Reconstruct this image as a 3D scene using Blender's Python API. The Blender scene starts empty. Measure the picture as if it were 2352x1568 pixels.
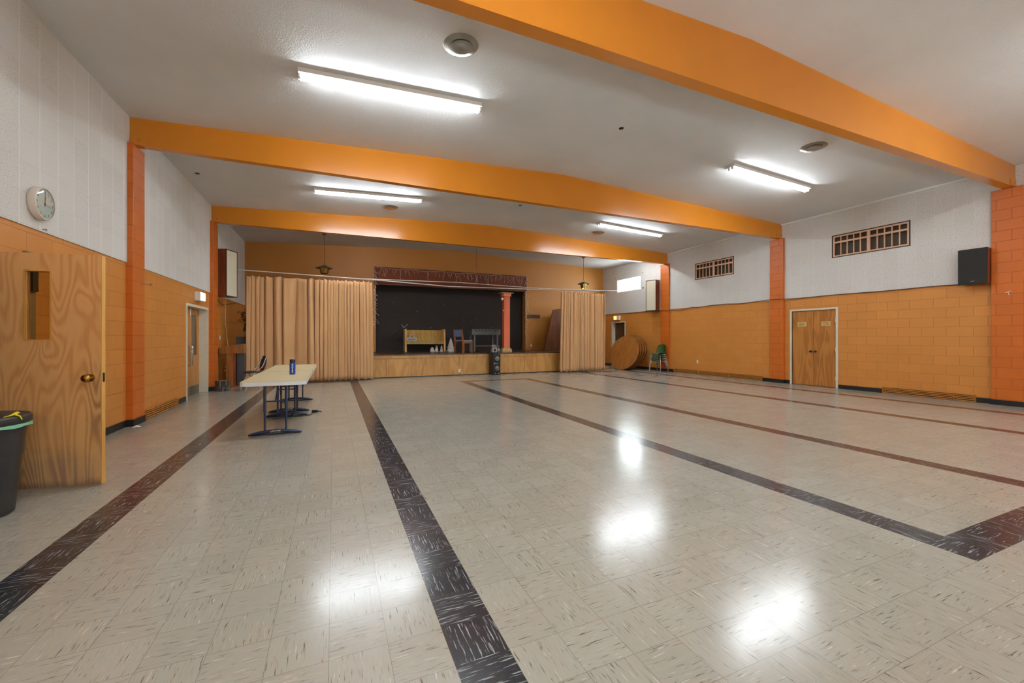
import bpy, math, random
from mathutils import Vector, Matrix
R = random.Random(7)
PI = math.pi
scene = bpy.context.scene
COL = scene.collection

# ---------------------------------------------------------------- room constants (metres; camera stands at x=0, y=0)
XL, XR = -2.784, 11.90          # left and right wall planes
PL, PR = -2.70, 11.827          # pillar faces
YB, YF = 16.486, -0.90          # stage wall and front wall
ZW, ZC, ZR, XRG = 2.40, 4.564, 4.873, 4.578
ZB = 4.167                      # underside of the beams
ZS = 0.757                      # stage deck
YS = 13.84                      # stage front


def ceil_z(x):
    return ZC + (ZR - ZC) * ((x - XL) / (XRG - XL) if x < XRG else (XR - x) / (XR - XRG))


# ---------------------------------------------------------------- mesh builder
class MB:
    def __init__(s):
        s.v, s.f, s.sm = [], [], []

    def add(s, vs, fs, smooth=False, M=None):
        b = len(s.v)
        s.v += [tuple(M @ Vector(p)) if M else tuple(p) for p in vs]
        s.f += [tuple(i + b for i in f) for f in fs]
        s.sm += [smooth] * len(fs)
        return s

    def box(s, x0, x1, y0, y1, z0, z1, M=None):
        v = [(x0, y0, z0), (x1, y0, z0), (x1, y1, z0), (x0, y1, z0), (x0, y0, z1), (x1, y0, z1), (x1, y1, z1), (x0, y1, z1)]
        return s.add(v, [(0, 3, 2, 1), (4, 5, 6, 7), (0, 1, 5, 4), (1, 2, 6, 5), (2, 3, 7, 6), (3, 0, 4, 7)], M=M)

    def quad(s, a, b, c, d):
        return s.add([a, b, c, d], [(0, 1, 2, 3)])

    def prism(s, pts, y0, y1, axis='y', M=None, smooth=False):
        # polygon pts (counter-clockwise seen from -axis), extruded along axis
        n = len(pts)
        if axis == 'y':
            f3 = lambda p, h: (p[0], h, p[1])
        elif axis == 'x':
            f3 = lambda p, h: (h, p[0], p[1])
        else:
            f3 = lambda p, h: (p[0], p[1], h)
        v = [f3(p, y0) for p in pts] + [f3(p, y1) for p in pts]
        s.add(v, [tuple(range(n)), tuple(range(2 * n - 1, n - 1, -1))], M=M)
        return s.add(v, [(i, i + n, (i + 1) % n + n, (i + 1) % n) for i in range(n)], smooth, M=M)

    def tube(s, pts, r, n=10, caps=True, M=None, closed=False):
        P = [Vector(p) for p in pts]
        rs = r if isinstance(r, (list, tuple)) else [r] * len(P)
        rings, up = [], None
        m = len(P)
        for i in range(m):
            if closed:
                t = (P[(i + 1) % m] - P[i - 1])
            else:
                t = P[min(i + 1, m - 1)] - P[max(i - 1, 0)]
            t.normalize()
            if up is None:
                up = Vector((0, 0, 1)) if abs(t.z) < .9 else Vector((1, 0, 0))
            a = t.cross(up)
            if a.length < 1e-6:
                a = t.orthogonal()
            a.normalize()
            up = a.cross(t).normalized()
            rings.append([P[i] + a * (rs[i] * math.cos(2 * PI * k / n)) + up * (rs[i] * math.sin(2 * PI * k / n)) for k in range(n)])
        vs = [p for q in rings for p in q]
        fs = []
        for i in range(m if closed else m - 1):
            j = (i + 1) % m
            for k in range(n):
                l = (k + 1) % n
                fs.append((i * n + k, j * n + k, j * n + l, i * n + l))
        s.add(vs, fs, True, M)
        if caps and not closed:
            s.add(rings[0], [tuple(range(n))], M=M)
            s.add(rings[-1], [tuple(range(n - 1, -1, -1))], M=M)
        return s

    def lathe(s, prof, n=32, M=None, smooth=True, sx=1., sy=1., caps=True):
        # prof: (radius, z) bottom to top
        vs = [(r * sx * math.cos(2 * PI * k / n), r * sy * math.sin(2 * PI * k / n), z) for r, z in prof for k in range(n)]
        fs = []
        for i in range(len(prof) - 1):
            for k in range(n):
                l = (k + 1) % n
                fs.append((i * n + k, i * n + l, (i + 1) * n + l, (i + 1) * n + k))
        s.add(vs, fs, smooth, M)
        if caps and prof[0][0] > 1e-5:
            s.add(vs[:n], [tuple(range(n - 1, -1, -1))], M=M)
        if caps and prof[-1][0] > 1e-5:
            s.add(vs[-n:], [tuple(range(n))], M=M)
        return s

    def grid(s, P, smooth=True):
        # P: rows of points
        h, w = len(P), len(P[0])
        return s.add([p for r in P for p in r], [(i * w + j, i * w + j + 1, (i + 1) * w + j + 1, (i + 1) * w + j) for i in range(h - 1) for j in range(w - 1)], smooth)

    def ball(s, c, r, n=10, M=None, sz=1.):
        pr = [(max(1e-6, r * math.sin(PI * i / n)), -r * sz * math.cos(PI * i / n)) for i in range(n + 1)]
        T = Matrix.Translation(c)
        return s.lathe(pr, n * 2, (M @ T) if M else T)

    def mesh(s, name, m):
        me = bpy.data.meshes.new(name)
        me.from_pydata(s.v, [], s.f)
        me.polygons.foreach_set('use_smooth', s.sm)
        if m:
            me.materials.append(m)
        me.update()
        return me

    def obj(s, name, m, parent=None, bevel=0, seg=2, solid=0, sharp=None):
        me = s.mesh(name, m)
        if any(s.sm):
            me.set_sharp_from_angle(angle=math.radians(sharp or 62))
        o = bpy.data.objects.new(name, me)
        COL.objects.link(o)
        if parent:
            o.parent = parent
        if solid:
            k = o.modifiers.new('solid', 'SOLIDIFY')
            k.thickness = solid
            k.offset = 0
        if bevel:
            k = o.modifiers.new('bevel', 'BEVEL')
            k.width = bevel
            k.segments = seg
            k.limit_method = 'ANGLE'
            k.angle_limit = math.radians(40)
            k.harden_normals = False
        return o


def thing(name, label, cat, loc=(0, 0, 0), rz=0, group=None, kind=None):
    o = bpy.data.objects.new(name, None)
    o.empty_display_size = .1
    COL.objects.link(o)
    o.location = loc
    o.rotation_euler = (0, 0, rz)
    return tag(o, label, cat, group, kind)


def tag(o, label, cat, group=None, kind=None):
    o['label'] = label
    o['category'] = cat
    if group:
        o['group'] = group
    if kind:
        o['kind'] = kind
    return o


def lab(o, label):
    o['label'] = label
    return o


def dup(root, loc, rz=None, label=None, group=None):
    r = root.copy()
    COL.objects.link(r)
    r.location = loc
    if rz is not None:
        r.rotation_euler = (0, 0, rz)
    if label:
        r['label'] = label
    if group:
        r['group'] = group

    def rec(a, b):
        for ch in list(a.children):
            c = ch.copy()
            COL.objects.link(c)
            c.parent = b
            rec(ch, c)
    rec(root, r)
    return r


def text_mb(txt, size, M, extrude=.0005):
    cu = bpy.data.curves.new('t', 'FONT')
    cu.body = txt
    cu.size = size
    cu.extrude = extrude
    cu.align_x = 'CENTER'
    cu.align_y = 'CENTER'
    cu.resolution_u = 2
    o = bpy.data.objects.new('t', cu)
    COL.objects.link(o)
    me = bpy.data.meshes.new_from_object(o.evaluated_get(bpy.context.evaluated_depsgraph_get()))
    mb = MB().add([v.co[:] for v in me.vertices], [tuple(p.vertices) for p in me.polygons], M=M)
    bpy.data.objects.remove(o)
    bpy.data.curves.remove(cu)
    bpy.data.meshes.remove(me)
    return mb


# ---------------------------------------------------------------- materials
def lin(h):
    h = h.lstrip('#')
    c = [int(h[i:i + 2], 16) / 255 for i in (0, 2, 4)]
    return tuple(x / 12.92 if x <= .04045 else ((x + .055) / 1.055) ** 2.4 for x in c) + (1.,)


class NT:
    def __init__(s, name):
        s.m = bpy.data.materials.new(name)
        s.m.use_nodes = True
        s.t = s.m.node_tree
        s.b = s.t.nodes['Principled BSDF']
        s.pos = None

    def n(s, typ, **k):
        d = s.t.nodes.new(typ)
        for a, b in k.items():
            setattr(d, a, b)
        return d

    def link(s, a, b):
        s.t.links.new(a.s if isinstance(a, E) else a, b)

    def set(s, sock, v):
        if isinstance(v, E):
            s.t.links.new(v.s, sock)
        elif hasattr(v, 'is_linked'):
            s.t.links.new(v, sock)
        else:
            sock.default_value = v

    def math(s, op, a, b=None, c=None):
        d = s.n('ShaderNodeMath', operation=op)
        s.set(d.inputs[0], a)
        if b is not None:
            s.set(d.inputs[1], b)
        if c is not None:
            s.set(d.inputs[2], c)
        return E(s, d.outputs[0])

    def xyz(s, world=False):
        if world:
            p = s.n('ShaderNodeNewGeometry').outputs['Position']
        else:
            p = s.n('ShaderNodeTexCoord').outputs['Object']
        d = s.n('ShaderNodeSeparateXYZ')
        s.t.links.new(p, d.inputs[0])
        return [E(s, q) for q in d.outputs]

    def vec(s, x, y, z=0.):
        d = s.n('ShaderNodeCombineXYZ')
        for i, v in enumerate((x, y, z)):
            s.set(d.inputs[i], v)
        return E(s, d.outputs[0])

    def noise(s, v=None, scale=5., detail=2., rough=.5, dist=0., dim='3D', w=None):
        d = s.n('ShaderNodeTexNoise', noise_dimensions=dim)
        if v is not None and 'Vector' in d.inputs and dim != '1D':
            s.set(d.inputs['Vector'], v)
        if w is not None:
            s.set(d.inputs['W'], w)
        d.inputs['Scale'].default_value = scale
        d.inputs['Detail'].default_value = detail
        d.inputs['Roughness'].default_value = rough
        d.inputs['Distortion'].default_value = dist
        return E(s, d.outputs[0])

    def white(s, v):
        d = s.n('ShaderNodeTexWhiteNoise', noise_dimensions='3D')
        s.set(d.inputs['Vector'], v)
        return E(s, d.outputs['Value'])

    def ramp(s, f, lo, hi, a=0., b=1.):
        d = s.n('ShaderNodeMapRange', interpolation_type='SMOOTHSTEP')
        s.set(d.inputs[0], f)
        for i, v in zip((1, 2, 3, 4), (lo, hi, a, b)):
            d.inputs[i].default_value = v
        return E(s, d.outputs[0])

    def mix(s, f, a, b, blend='MIX'):
        d = s.n('ShaderNodeMix', data_type='RGBA', blend_type=blend)
        s.set(d.inputs[0], f)
        s.set(d.inputs[6], a)
        s.set(d.inputs[7], b)
        return E(s, d.outputs[2])

    def bump(s, h, dist=.01, strength=1., prev=None):
        d = s.n('ShaderNodeBump')
        d.inputs['Strength'].default_value = strength
        d.inputs['Distance'].default_value = dist
        s.set(d.inputs['Height'], h)
        if prev is not None:
            s.set(d.inputs['Normal'], prev)
        return E(s, d.outputs[0])

    def out(s, color=None, rough=None, normal=None, metal=None, spec=None):
        for k, v in (('Base Color', color), ('Roughness', rough), ('Normal', normal), ('Metallic', metal), ('Specular IOR Level', spec)):
            if v is not None:
                s.set(s.b.inputs[k], v)
        return s.m


class E:
    def __init__(s, nt, sock):
        s.nt, s.s = nt, sock

    def _o(op, rev=False):
        def f(s, o):
            return s.nt.math(op, o, s) if rev else s.nt.math(op, s, o)
        return f
    __add__ = _o('ADD'); __radd__ = _o('ADD'); __mul__ = _o('MULTIPLY'); __rmul__ = _o('MULTIPLY')
    __sub__ = _o('SUBTRACT'); __rsub__ = _o('SUBTRACT', True); __truediv__ = _o('DIVIDE'); __gt__ = _o('GREATER_THAN'); __lt__ = _o('LESS_THAN')

    def fl(s): return s.nt.math('FLOOR', s)
    def fr(s): return s.nt.math('FRACT', s)
    def abs(s): return s.nt.math('ABSOLUTE', s)
    def sin(s): return s.nt.math('SINE', s)
    def mod2(s): return s.nt.math('PINGPONG', s, 1.)
    def min(s, o): return s.nt.math('MINIMUM', s, o)
    def max(s, o): return s.nt.math('MAXIMUM', s, o)


def plain(name, hexc, rough=.5, metal=0., var=.06, nscale=8., bump=0., bscale=200., spec=.5):
    t = NT(name)
    c = lin(hexc)
    x, y, z = t.xyz()
    v = t.vec(x, y, z)
    nz = t.noise(v, nscale, 3.)
    col = t.mix(nz, tuple(q * (1 - var * 1.6) for q in c[:3]) + (1,), tuple(min(1, q * (1 + var * 1.6)) for q in c[:3]) + (1,))
    nor = None
    if bump:
        nor = t.bump(t.noise(v, bscale, 2.), bump, .6)
    rr = nz * .12 + (rough - .06) if rough > .1 else rough
    return t.out(col, rr, nor, metal, spec)


def emit(name, hexc, strength):
    t = NT(name)
    t.out((.8, .8, .8, 1), .5)
    t.b.inputs['Emission Color'].default_value = lin(hexc)
    t.b.inputs['Emission Strength'].default_value = strength
    return t.m


def block(name, hexc, groove, dark=.0):
    t = NT(name)
    x, y, z = t.xyz(True)
    u = x + y
    d = t.n('ShaderNodeTexBrick')
    d.offset = .5
    d.offset_frequency = 2
    t.set(d.inputs['Vector'], t.vec(u + .19, z - .112))
    c = lin(hexc)
    d.inputs['Color1'].default_value = c
    d.inputs['Color2'].default_value = tuple(q * .93 for q in c[:3]) + (1,)
    d.inputs['Mortar'].default_value = lin(groove)
    for k, v in (('Scale', 1.), ('Mortar Size', .005), ('Mortar Smooth', .4), ('Bias', 0.), ('Brick Width', .4064), ('Row Height', .2032)):
        d.inputs[k].default_value = v
    fac = E(t, d.outputs['Fac'])
    P = t.vec(x, y, z)
    n1 = t.noise(P, 2.2, 4.)
    n2 = t.noise(P, 90., 3.)
    col = t.mix(t.ramp(n1, .3, .75, 0., .35), E(t, d.outputs['Color']), tuple(q * .82 for q in c[:3]) + (1,))
    b1 = t.bump(fac * -1., .006, .8)
    b2 = t.bump(n2, .0025, .35, b1)
    return t.out(col, n2 * .15 + .38, b2)


def acoustic(name, y0, hole, dens, linew=.35, hv=(.25, .85)):
    t = NT(name)
    x, y, z = t.xyz(True)
    fy = ((y - y0) / .3052 + .5).fr() - .5
    fz = ((z - 2.415) / .3052 + .5).fr() - .5
    d = t.n('ShaderNodeTexVoronoi', voronoi_dimensions='2D', feature='F1')
    d.inputs['Scale'].default_value = dens
    t.set(d.inputs['Vector'], t.vec(y, z))
    rad = t.noise(t.vec(y, z), 31., 1.)
    h = (E(t, d.outputs['Distance']) < (rad * hole * 1.7)) * 1.
    iy, iz = ((y - y0) / .3052 + .0).fl(), ((z - 2.415) / .3052).fl()
    tv = t.white(t.vec(iy, iz, 3.))
    base = t.mix(tv * .4, lin('#d6d3ce'), lin('#cbc7c1'))
    col = t.mix(h * (t.ramp(tv, 0., 1., hv[0], hv[1])), base, lin('#8f8a82'))
    gl = (fy.abs() < .016) * 1.
    hl = (fz.abs() < .006) * 1.
    col = t.mix(gl * linew * 2.2, col, lin('#e9e7e3'))
    col = t.mix(hl * linew, col, lin('#a9a49d'))
    nor = t.bump(h * -1. + gl * .5, .002, .5)
    return t.out(col, .75, nor)


def wood(name, light, dark, scale=1., rough=.35, axis='x', ring=40., wear=None, stretch=.35, fine=.25):
    t = NT(name)
    x, y, z = t.xyz()
    a = x if axis == 'x' else y
    b = y if axis == 'x' else x
    g = z
    if axis == 'z':           # grain along x
        a, b, g = z, y, x
    v = t.vec(a * (2.6 * scale), g * (stretch * scale), b * (2.6 * scale))
    n = t.noise(v, 1., 2., .45, .55)
    ringv = (n * ring).sin() * .5 + .5
    fib = t.noise(t.vec(a * 130., g * 3.5, b * 130.), 1., 3.)
    big = t.noise(v, .8, 2.)
    f = ringv * .45 + fib * fine * 2. + big * .35 - .2
    col = t.mix(t.ramp(f, .1, .95), lin(light), lin(dark))
    if wear:
        col = wear(t, x, y, z, col, ringv, fib)
    nor = t.bump(fib, .0012, .25)
    return t.out(col, fib * .2 + (rough - .1), nor)


def floor_mat():
    t = NT('floor_vinyl_tile')
    x, y, z = t.xyz(True)
    p, ox, oy = .2305, .443, 1.128
    tx, ty = (x - ox) / p, (y - oy) / p
    ix, iy = tx.fl(), ty.fl()
    fx, fy = tx.fr(), ty.fr()
    par = ((ix + iy) * .5).fr() * 2.            # 0 or 1
    ipar = 1. - par

    def inside(v, a, b):
        return (v > (a - .5)) * (v < (b + .5))
    mask = None
    for (a, b, c, d) in ((-9, 0, 0, 52), (13, 22, 0, 46), (35, 44, 0, 52)):
        m = inside(ix, a, b) * inside(iy, c, d) - inside(ix, a + 1, b - 1) * inside(iy, c + 1, d - 1)
        mask = m if mask is None else mask + m
    rnd = t.white(t.vec(ix, iy, 1.))
    rnd2 = t.white(t.vec(iy, ix, 7.))
    al = x * par + y * ipar
    ac = y * par + x * ipar
    wob = t.noise(t.vec(x, y, rnd * 9.), 7., 2.) * .012
    sv = t.vec(al * 11. + rnd * 37., (ac + wob) * 150. + rnd2 * 53., rnd * 11.)
    s1 = t.noise(sv, 1., 2.5, .6)
    sv2 = t.vec(al * 9. + rnd2 * 31., (ac + wob) * 130. + rnd * 47., 5. + rnd2 * 9.)
    s2 = t.noise(sv2, 1., 2.5, .6)
    big = t.noise(t.vec(x, y, 0.), 1.3, 3.)
    base = t.mix(rnd * .7 + big * .3, lin('#a8a69b'), lin('#9d9a8f'))
    base = t.mix(t.ramp(t.noise(sv, .7, 3.), .42, .72, 0., .55), base, lin('#aea391'))
    base = t.mix(t.ramp(s1, .50, .63, 0., .22), base, lin('#8d8577'))
    lite = t.mix(t.ramp(s1, .615, .70, 0., .85), base, lin('#4e463c'))
    lite = t.mix(t.ramp(s2, .63, .74, 0., .6), lite, lin('#e3dfd8'))
    blk = t.mix(rnd * .6, lin('#25262c'), lin('#2f3037'))
    blk = t.mix(t.ramp(s2, .55, .68, 0., .8), blk, lin('#a3a5a8'))
    seam = ((fx < .007) + (fx > .993) + (fy < .007) + (fy > .993)).min(1.)
    lite = t.mix(seam * .5, lite, lin('#6d655a'))
    col = t.mix(mask, lite, blk)
    scuff = t.noise(t.vec(x, y, 2.), 3.5, 5., .65)
    rough = (scuff * .11 + .135).min(.262)
    wav = t.noise(t.vec(x, y, 0.), 2.6, 2.)
    nor = t.bump(wav, .0012, .15)
    nor = t.bump(seam * -1., .0004, .3, nor)
    return t.out(col, rough, nor, spec=.6)


def ceiling_mat():
    t = NT('ceiling_stucco')
    x, y, z = t.xyz(True)
    v = t.vec(x, y, z)
    n = t.noise(v, 55., 4., .6)
    n2 = t.noise(v, .55, 3.)
    col = t.mix(t.ramp(n2, .3, .7), lin('#d9d8d6'), lin('#d0cecb'))
    return t.out(col, .62, t.bump(n, .014, .45), spec=.12)


def paint(name, hexc, rough=.3, var=.04):
    t = NT(name)
    x, y, z = t.xyz(True)
    v = t.vec(x, y, z)
    c = lin(hexc)
    n = t.noise(v, 1.5, 3.)
    col = t.mix(n, tuple(q * (1 - var * 2) for q in c[:3]) + (1,), tuple(min(1, q * (1 + var * 2)) for q in c[:3]) + (1,))
    st = t.noise(t.vec(x * .6, y * 8., z * 22.), 1., 2.)
    nor = t.bump(st, .004, .25)
    return t.out(col, n * .04 + rough - .05, nor)


def cloth(name, hexc, hex2, rough=.9, sheen=.2, scale=400.):
    t = NT(name)
    x, y, z = t.xyz()
    v = t.vec(x, y, z)
    n = t.noise(v, 1.6, 3.)
    w = t.noise(v, scale, 1.)
    col = t.mix(n, lin(hexc), lin(hex2))
    t.b.inputs['Sheen Weight'].default_value = sheen
    return t.out(col, rough, t.bump(w, .0008, .4), spec=.2)


def glass(name, tint='#f4f8f6', wire=False):
    t = NT(name)
    lw = t.n('ShaderNodeLayerWeight')
    fr = t.math('ADD', t.math('MULTIPLY', t.math('POWER', E(t, lw.outputs['Facing']), 4.), .7), .04)
    tr = t.n('ShaderNodeBsdfTransparent')
    tr.inputs[0].default_value = lin(tint)
    gl = t.n('ShaderNodeBsdfGlossy')
    gl.inputs['Roughness'].default_value = .03
    mx = t.n('ShaderNodeMixShader')
    t.t.links.new(fr.s, mx.inputs[0])
    t.t.links.new(tr.outputs[0], mx.inputs[1])
    t.t.links.new(gl.outputs[0], mx.inputs[2])
    o = t.t.nodes['Material Output']
    last = mx
    if wire:
        x, y, z = t.xyz()
        a = ((x + z) / .019).fr()
        b = ((x - z) / .019).fr()
        w = ((a < .07) + (b < .07)).min(1.)
        df = t.n('ShaderNodeBsdfDiffuse')
        df.inputs[0].default_value = lin('#5a4a30')
        m2 = t.n('ShaderNodeMixShader')
        t.set(m2.inputs[0], w * .45)
        t.t.links.new(mx.outputs[0], m2.inputs[1])
        t.t.links.new(df.outputs[0], m2.inputs[2])
        last = m2
    t.t.links.new(last.outputs[0], o.inputs[0])
    return t.m


def door_wear(t, x, y, z, col, ring, fib):
    P = t.vec(x * 3., y, z * 3.)
    n = t.noise(P, 2.2, 4., .6)
    low = t.ramp(z + n * .35, .28, .62, 1., 0.)
    col = t.mix(low * (ring * .5 + .35) * .75, col, lin('#7d7266'))
    foot = t.ramp(z + n * .12, .06, .16, 1., 0.)
    col = t.mix(foot * .6, col, lin('#4b4640'))
    e = t.ramp(x - n * .12, -.02, .09, 1., 0.) * t.ramp(z, .25, .5) * t.ramp(z, 1.0, 1.25, 1., 0.)
    col = t.mix(e * (ring * .4 + .1), col, lin('#6b5340'))
    return col


M_ = {}


def build_materials():
    M_['block'] = block('block_wall_ochre_paint', '#cc863c', '#ba7633')
    M_['pillar'] = block('pillar_orange_paint', '#c5651a', '#9f5015')
    M_['ac_left'] = acoustic('acoustic_tile_left', 5.512, .17, 62.)
    M_['ac_right'] = acoustic('acoustic_tile_right', 5.47, .25, 60., .12, (.6, .6))
    M_['beam'] = paint('beam_orange_gloss', '#c97c1e', .255)
    M_['ochre'] = paint('plaster_ochre', '#b5782f', .55)
    M_['ceil'] = ceiling_mat()
    M_['floor'] = floor_mat()
    M_['door'] = wood('fir_plywood_door', '#e0ac6e', '#c88a50', 1.15, .38, 'x', 120., door_wear, .52, .2)
    M_['door2'] = wood('oak_door', '#c48a48', '#a86f32', 1.5, .4, 'y', 30.)
    M_['dooredge'] = wood('door_edge_wood', '#d9a556', '#c08a3d', 2., .45, 'x', 20.)
    M_['ddoor'] = wood('double_door_veneer', '#b87a38', '#935a22', 1.6, .4, 'y', 34.)
    M_['dkdoor'] = wood('dark_brown_door', '#5d3a16', '#472a0e', 1.6, .45, 'y', 30.)
    M_['frame'] = plain('cream_frame_paint', '#d3cdb9', .45, var=.05)
    M_['brass'] = plain('brass', '#b58a3f', .22, 1., .04)
    M_['chrome'] = plain('chrome', '#c9c9c8', .16, 1., .03)
    M_['steel'] = plain('brushed_steel', '#8f8d88', .38, 1., .06)
    M_['base'] = plain('black_rubber_base', '#161616', .45, var=.1)
    M_['heater'] = plain('heater_ochre_metal', '#b97a33', .4, var=.06)
    M_['dark'] = plain('dark_gap', '#1a120b', .7)
    M_['curtain'] = cloth('curtain_tan_cloth', '#cba072', '#bf9364')
    M_['valance'] = cloth('valance_brown_cloth', '#854a36', '#75402e')
    M_['backdrop'] = cloth('backdrop_black_cloth', '#3b3431', '#322c29', sheen=.05)
    M_['stagefront'] = wood('stage_front_plywood', '#c39150', '#a87638', 1.4, .4, 'x', 30., None, .5)
    M_['deck'] = wood('stage_deck_dark', '#4a2f1c', '#352114', 1.5, .28, 'z', 30.)
    M_['coral'] = plain('coral_paint', '#d8693f', .45, var=.05)
    M_['stone'] = plain('cream_base', '#b79a68', .6, var=.08)
    M_['oak'] = wood('pew_oak', '#b28a35', '#98721f', 1.8, .35, 'x', 26.)
    M_['oakend'] = wood('pew_end_oak', '#d0a264', '#b98847', 2., .4, 'y', 26.)
    M_['red'] = wood('chair_cherry', '#8f5730', '#74411f', 2., .35, 'x', 26.)
    M_['lect'] = wood('lectern_walnut', '#9a6028', '#7c481a', 2., .35, 'x', 26.)
    M_['bluefab'] = cloth('chair_blue_fabric', '#5d6c8c', '#515f7d')
    M_['greyfab'] = cloth('chair_grey_fabric', '#77808f', '#6a7280')
    M_['grey'] = plain('foosball_grey', '#55534f', .45, var=.08)
    M_['black'] = plain('black_plastic', '#141415', .38, var=.1)
    M_['blackmat'] = plain('black_grille_cloth', '#221f1c', .85, var=.15, bump=.001, bscale=400)
    M_['silver'] = plain('silver_plastic', '#a8a7a3', .3, .6, .1)
    M_['cone'] = plain('speaker_cone_grey', '#6f7274', .4, .2, .1)
    M_['redwood'] = wood('speaker_box_rosewood', '#833f1d', '#6a2f14', 2., .4, 'y', 26.)
    M_['grille'] = cloth('speaker_grille_cream', '#cfc7af', '#c4bca3', sheen=.05)
    M_['dkframe'] = plain('speaker_dark_frame', '#3a2c1b', .5)
    M_['white'] = plain('white_plastic', '#dcdad4', .4, var=.03)
    M_['tabletop'] = plain('folding_table_top', '#cdbe95', .42, var=.05)
    M_['tableedge'] = plain('folding_table_edge', '#d9dcdc', .42, var=.03)
    M_['navy'] = plain('table_leg_navy', '#2b3650', .32, .35, .08)
    M_['bottle'] = plain('bottle_blue', '#173f9c', .28, .2, .06)
    M_['pad'] = plain('black_vinyl_pad', '#1f1c1d', .5, var=.1)
    M_['green'] = plain('green_fibreglass', '#2c4a1e', .3, var=.12)
    M_['disc'] = wood('round_table_laminate', '#a0642a', '#86501d', 2.2, .4, 'y', 40., None, .4)
    M_['discedge'] = plain('round_table_edge', '#4a2d16', .4, .2)
    M_['bark'] = None
    M_['bin'] = plain('bin_black_plastic', '#2a2827', .42, var=.08, bump=.0006)
    M_['mint'] = plain('mint_bag', '#72b594', .5)
    M_['yellow'] = plain('yellow_tie', '#d8c81a', .4)
    M_['grillpink'] = plain('window_grille_salmon', '#d3a98a', .5, var=.06)
    M_['louvre'] = plain('louvre_dark', '#5b4d40', .6, var=.12)
    M_['glass'] = glass('clear_glass')
    M_['wireglass'] = glass('wired_glass', '#e9d9b8', True)
    M_['tube'] = emit('fluorescent_tube', '#eef8ff', 58.)
    M_['signlit'] = emit('exit_sign_lit', '#fff3dc', 3.2)
    M_['signwarm'] = emit('exit_sign_lit_warm', '#ff9f3a', 1.3)
    M_['fixture'] = plain('fixture_white', '#e4e2dd', .4, var=.02)
    M_['diff'] = plain('diffuser_aluminium', '#9d988c', .3, .85, .1)
    M_['wire'] = plain('white_wire', '#d9d6cd', .5)
    M_['bulb'] = plain('unlit_bulb', '#e6e2d4', .2)
    M_['cable'] = plain('brown_cable', '#5a3211', .6)
    M_['tancord'] = plain('tan_cord', '#b58d50', .6)
    M_['bronze'] = plain('lantern_bronze', '#3a3226', .4, .6, .1)
    M_['amber'] = plain('lantern_brass_body', '#b3923f', .25, .9, .15)
    M_['plate'] = plain('brass_sign_plate', '#d4b468', .4, .3, .05)
    M_['ink'] = plain('dark_print', '#4a4340', .6)
    M_['cream'] = plain('clock_case_cream', '#d8cdbf', .35, var=.03)
    M_['face'] = plain('clock_face', '#e2e2de', .5, var=.02)
    M_['panelbrown'] = wood('brown_panel', '#6a3a1a', '#53290f', 1.5, .5, 'x', 20.)
    M_['greybrown'] = plain('grey_brown_board', '#7d684c', .6)
    M_['slate'] = plain('slate_grey_panel', '#3c3d45', .5)
    M_['kraft'] = plain('cardboard', '#b08a58', .8)
    M_['dried'] = plain('dried_flower', '#a8743a', .8, var=.3, nscale=30.)
    M_['dried2'] = plain('dried_flower_dark', '#5b3d1c', .8, var=.3, nscale=30.)
    M_['snow'] = plain('white_figurine', '#b9b2a6', .6, var=.35, nscale=40.)
    M_['tan'] = plain('tan_figurine', '#b98d5c', .6, var=.2, nscale=30.)
    M_['bluegrey'] = plain('pale_blue_sign', '#a9b9bd', .5)
    t = NT('tree_bark')
    x, y, z = t.xyz()
    n = t.noise(t.vec(x * 60., y * 60., z * 9.), 1., 3., .6)
    M_['bark'] = t.out(t.mix(t.ramp(n, .42, .6), lin('#2f2822'), lin('#6f675d')), .9, t.bump(n, .012, .8))
    t = NT('stump_top')
    x, y, z = t.xyz()
    rr = t.math('SQRT', x * x + y * y)
    M_['rings'] = t.out(t.mix((rr * 260.).sin() * .5 + .5, lin('#8a6b45'), lin('#6d5232')), .8)


build_materials()


# ---------------------------------------------------------------- room shell
def wall_x(x, xt, y0, y1, z0, z1, ops):
    """wall in plane x (room side), outer side xt, with openings (ya,yb,za,zb)"""
    mb = MB()
    ys = sorted({y0, y1, *[q for o in ops for q in o[:2]]})
    zs = sorted({z0, z1, *[q for o in ops for q in o[2:]]})
    isop = lambda ya, yb, za, zb: any(o[0] <= ya and yb <= o[1] and o[2] <= za and zb <= o[3] for o in ops)
    for ya, yb in zip(ys, ys[1:]):
        for za, zb in zip(zs, zs[1:]):
            if isop(ya, yb, za, zb):
                continue
            for X in (x, xt):
                mb.quad((X, ya, za), (X, yb, za), (X, yb, zb), (X, ya, zb))
    for a, b, c, d in ops:
        mb.quad((x, a, c), (xt, a, c), (xt, a, d), (x, a, d))
        mb.quad((x, b, c), (xt, b, c), (xt, b, d), (x, b, d))
        mb.quad((x, a, d), (xt, a, d), (xt, b, d), (x, b, d))
        if c > .1:
            mb.quad((x, a, c), (xt, a, c), (xt, b, c), (x, b, c))
    return mb


def wall_y(y, yt, x0, x1, z0, z1, ops):
    mb = wall_x(y, yt, x0, x1, z0, z1, ops)
    mb.v = [(b, a, c) for a, b, c in mb.v]
    return mb


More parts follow.
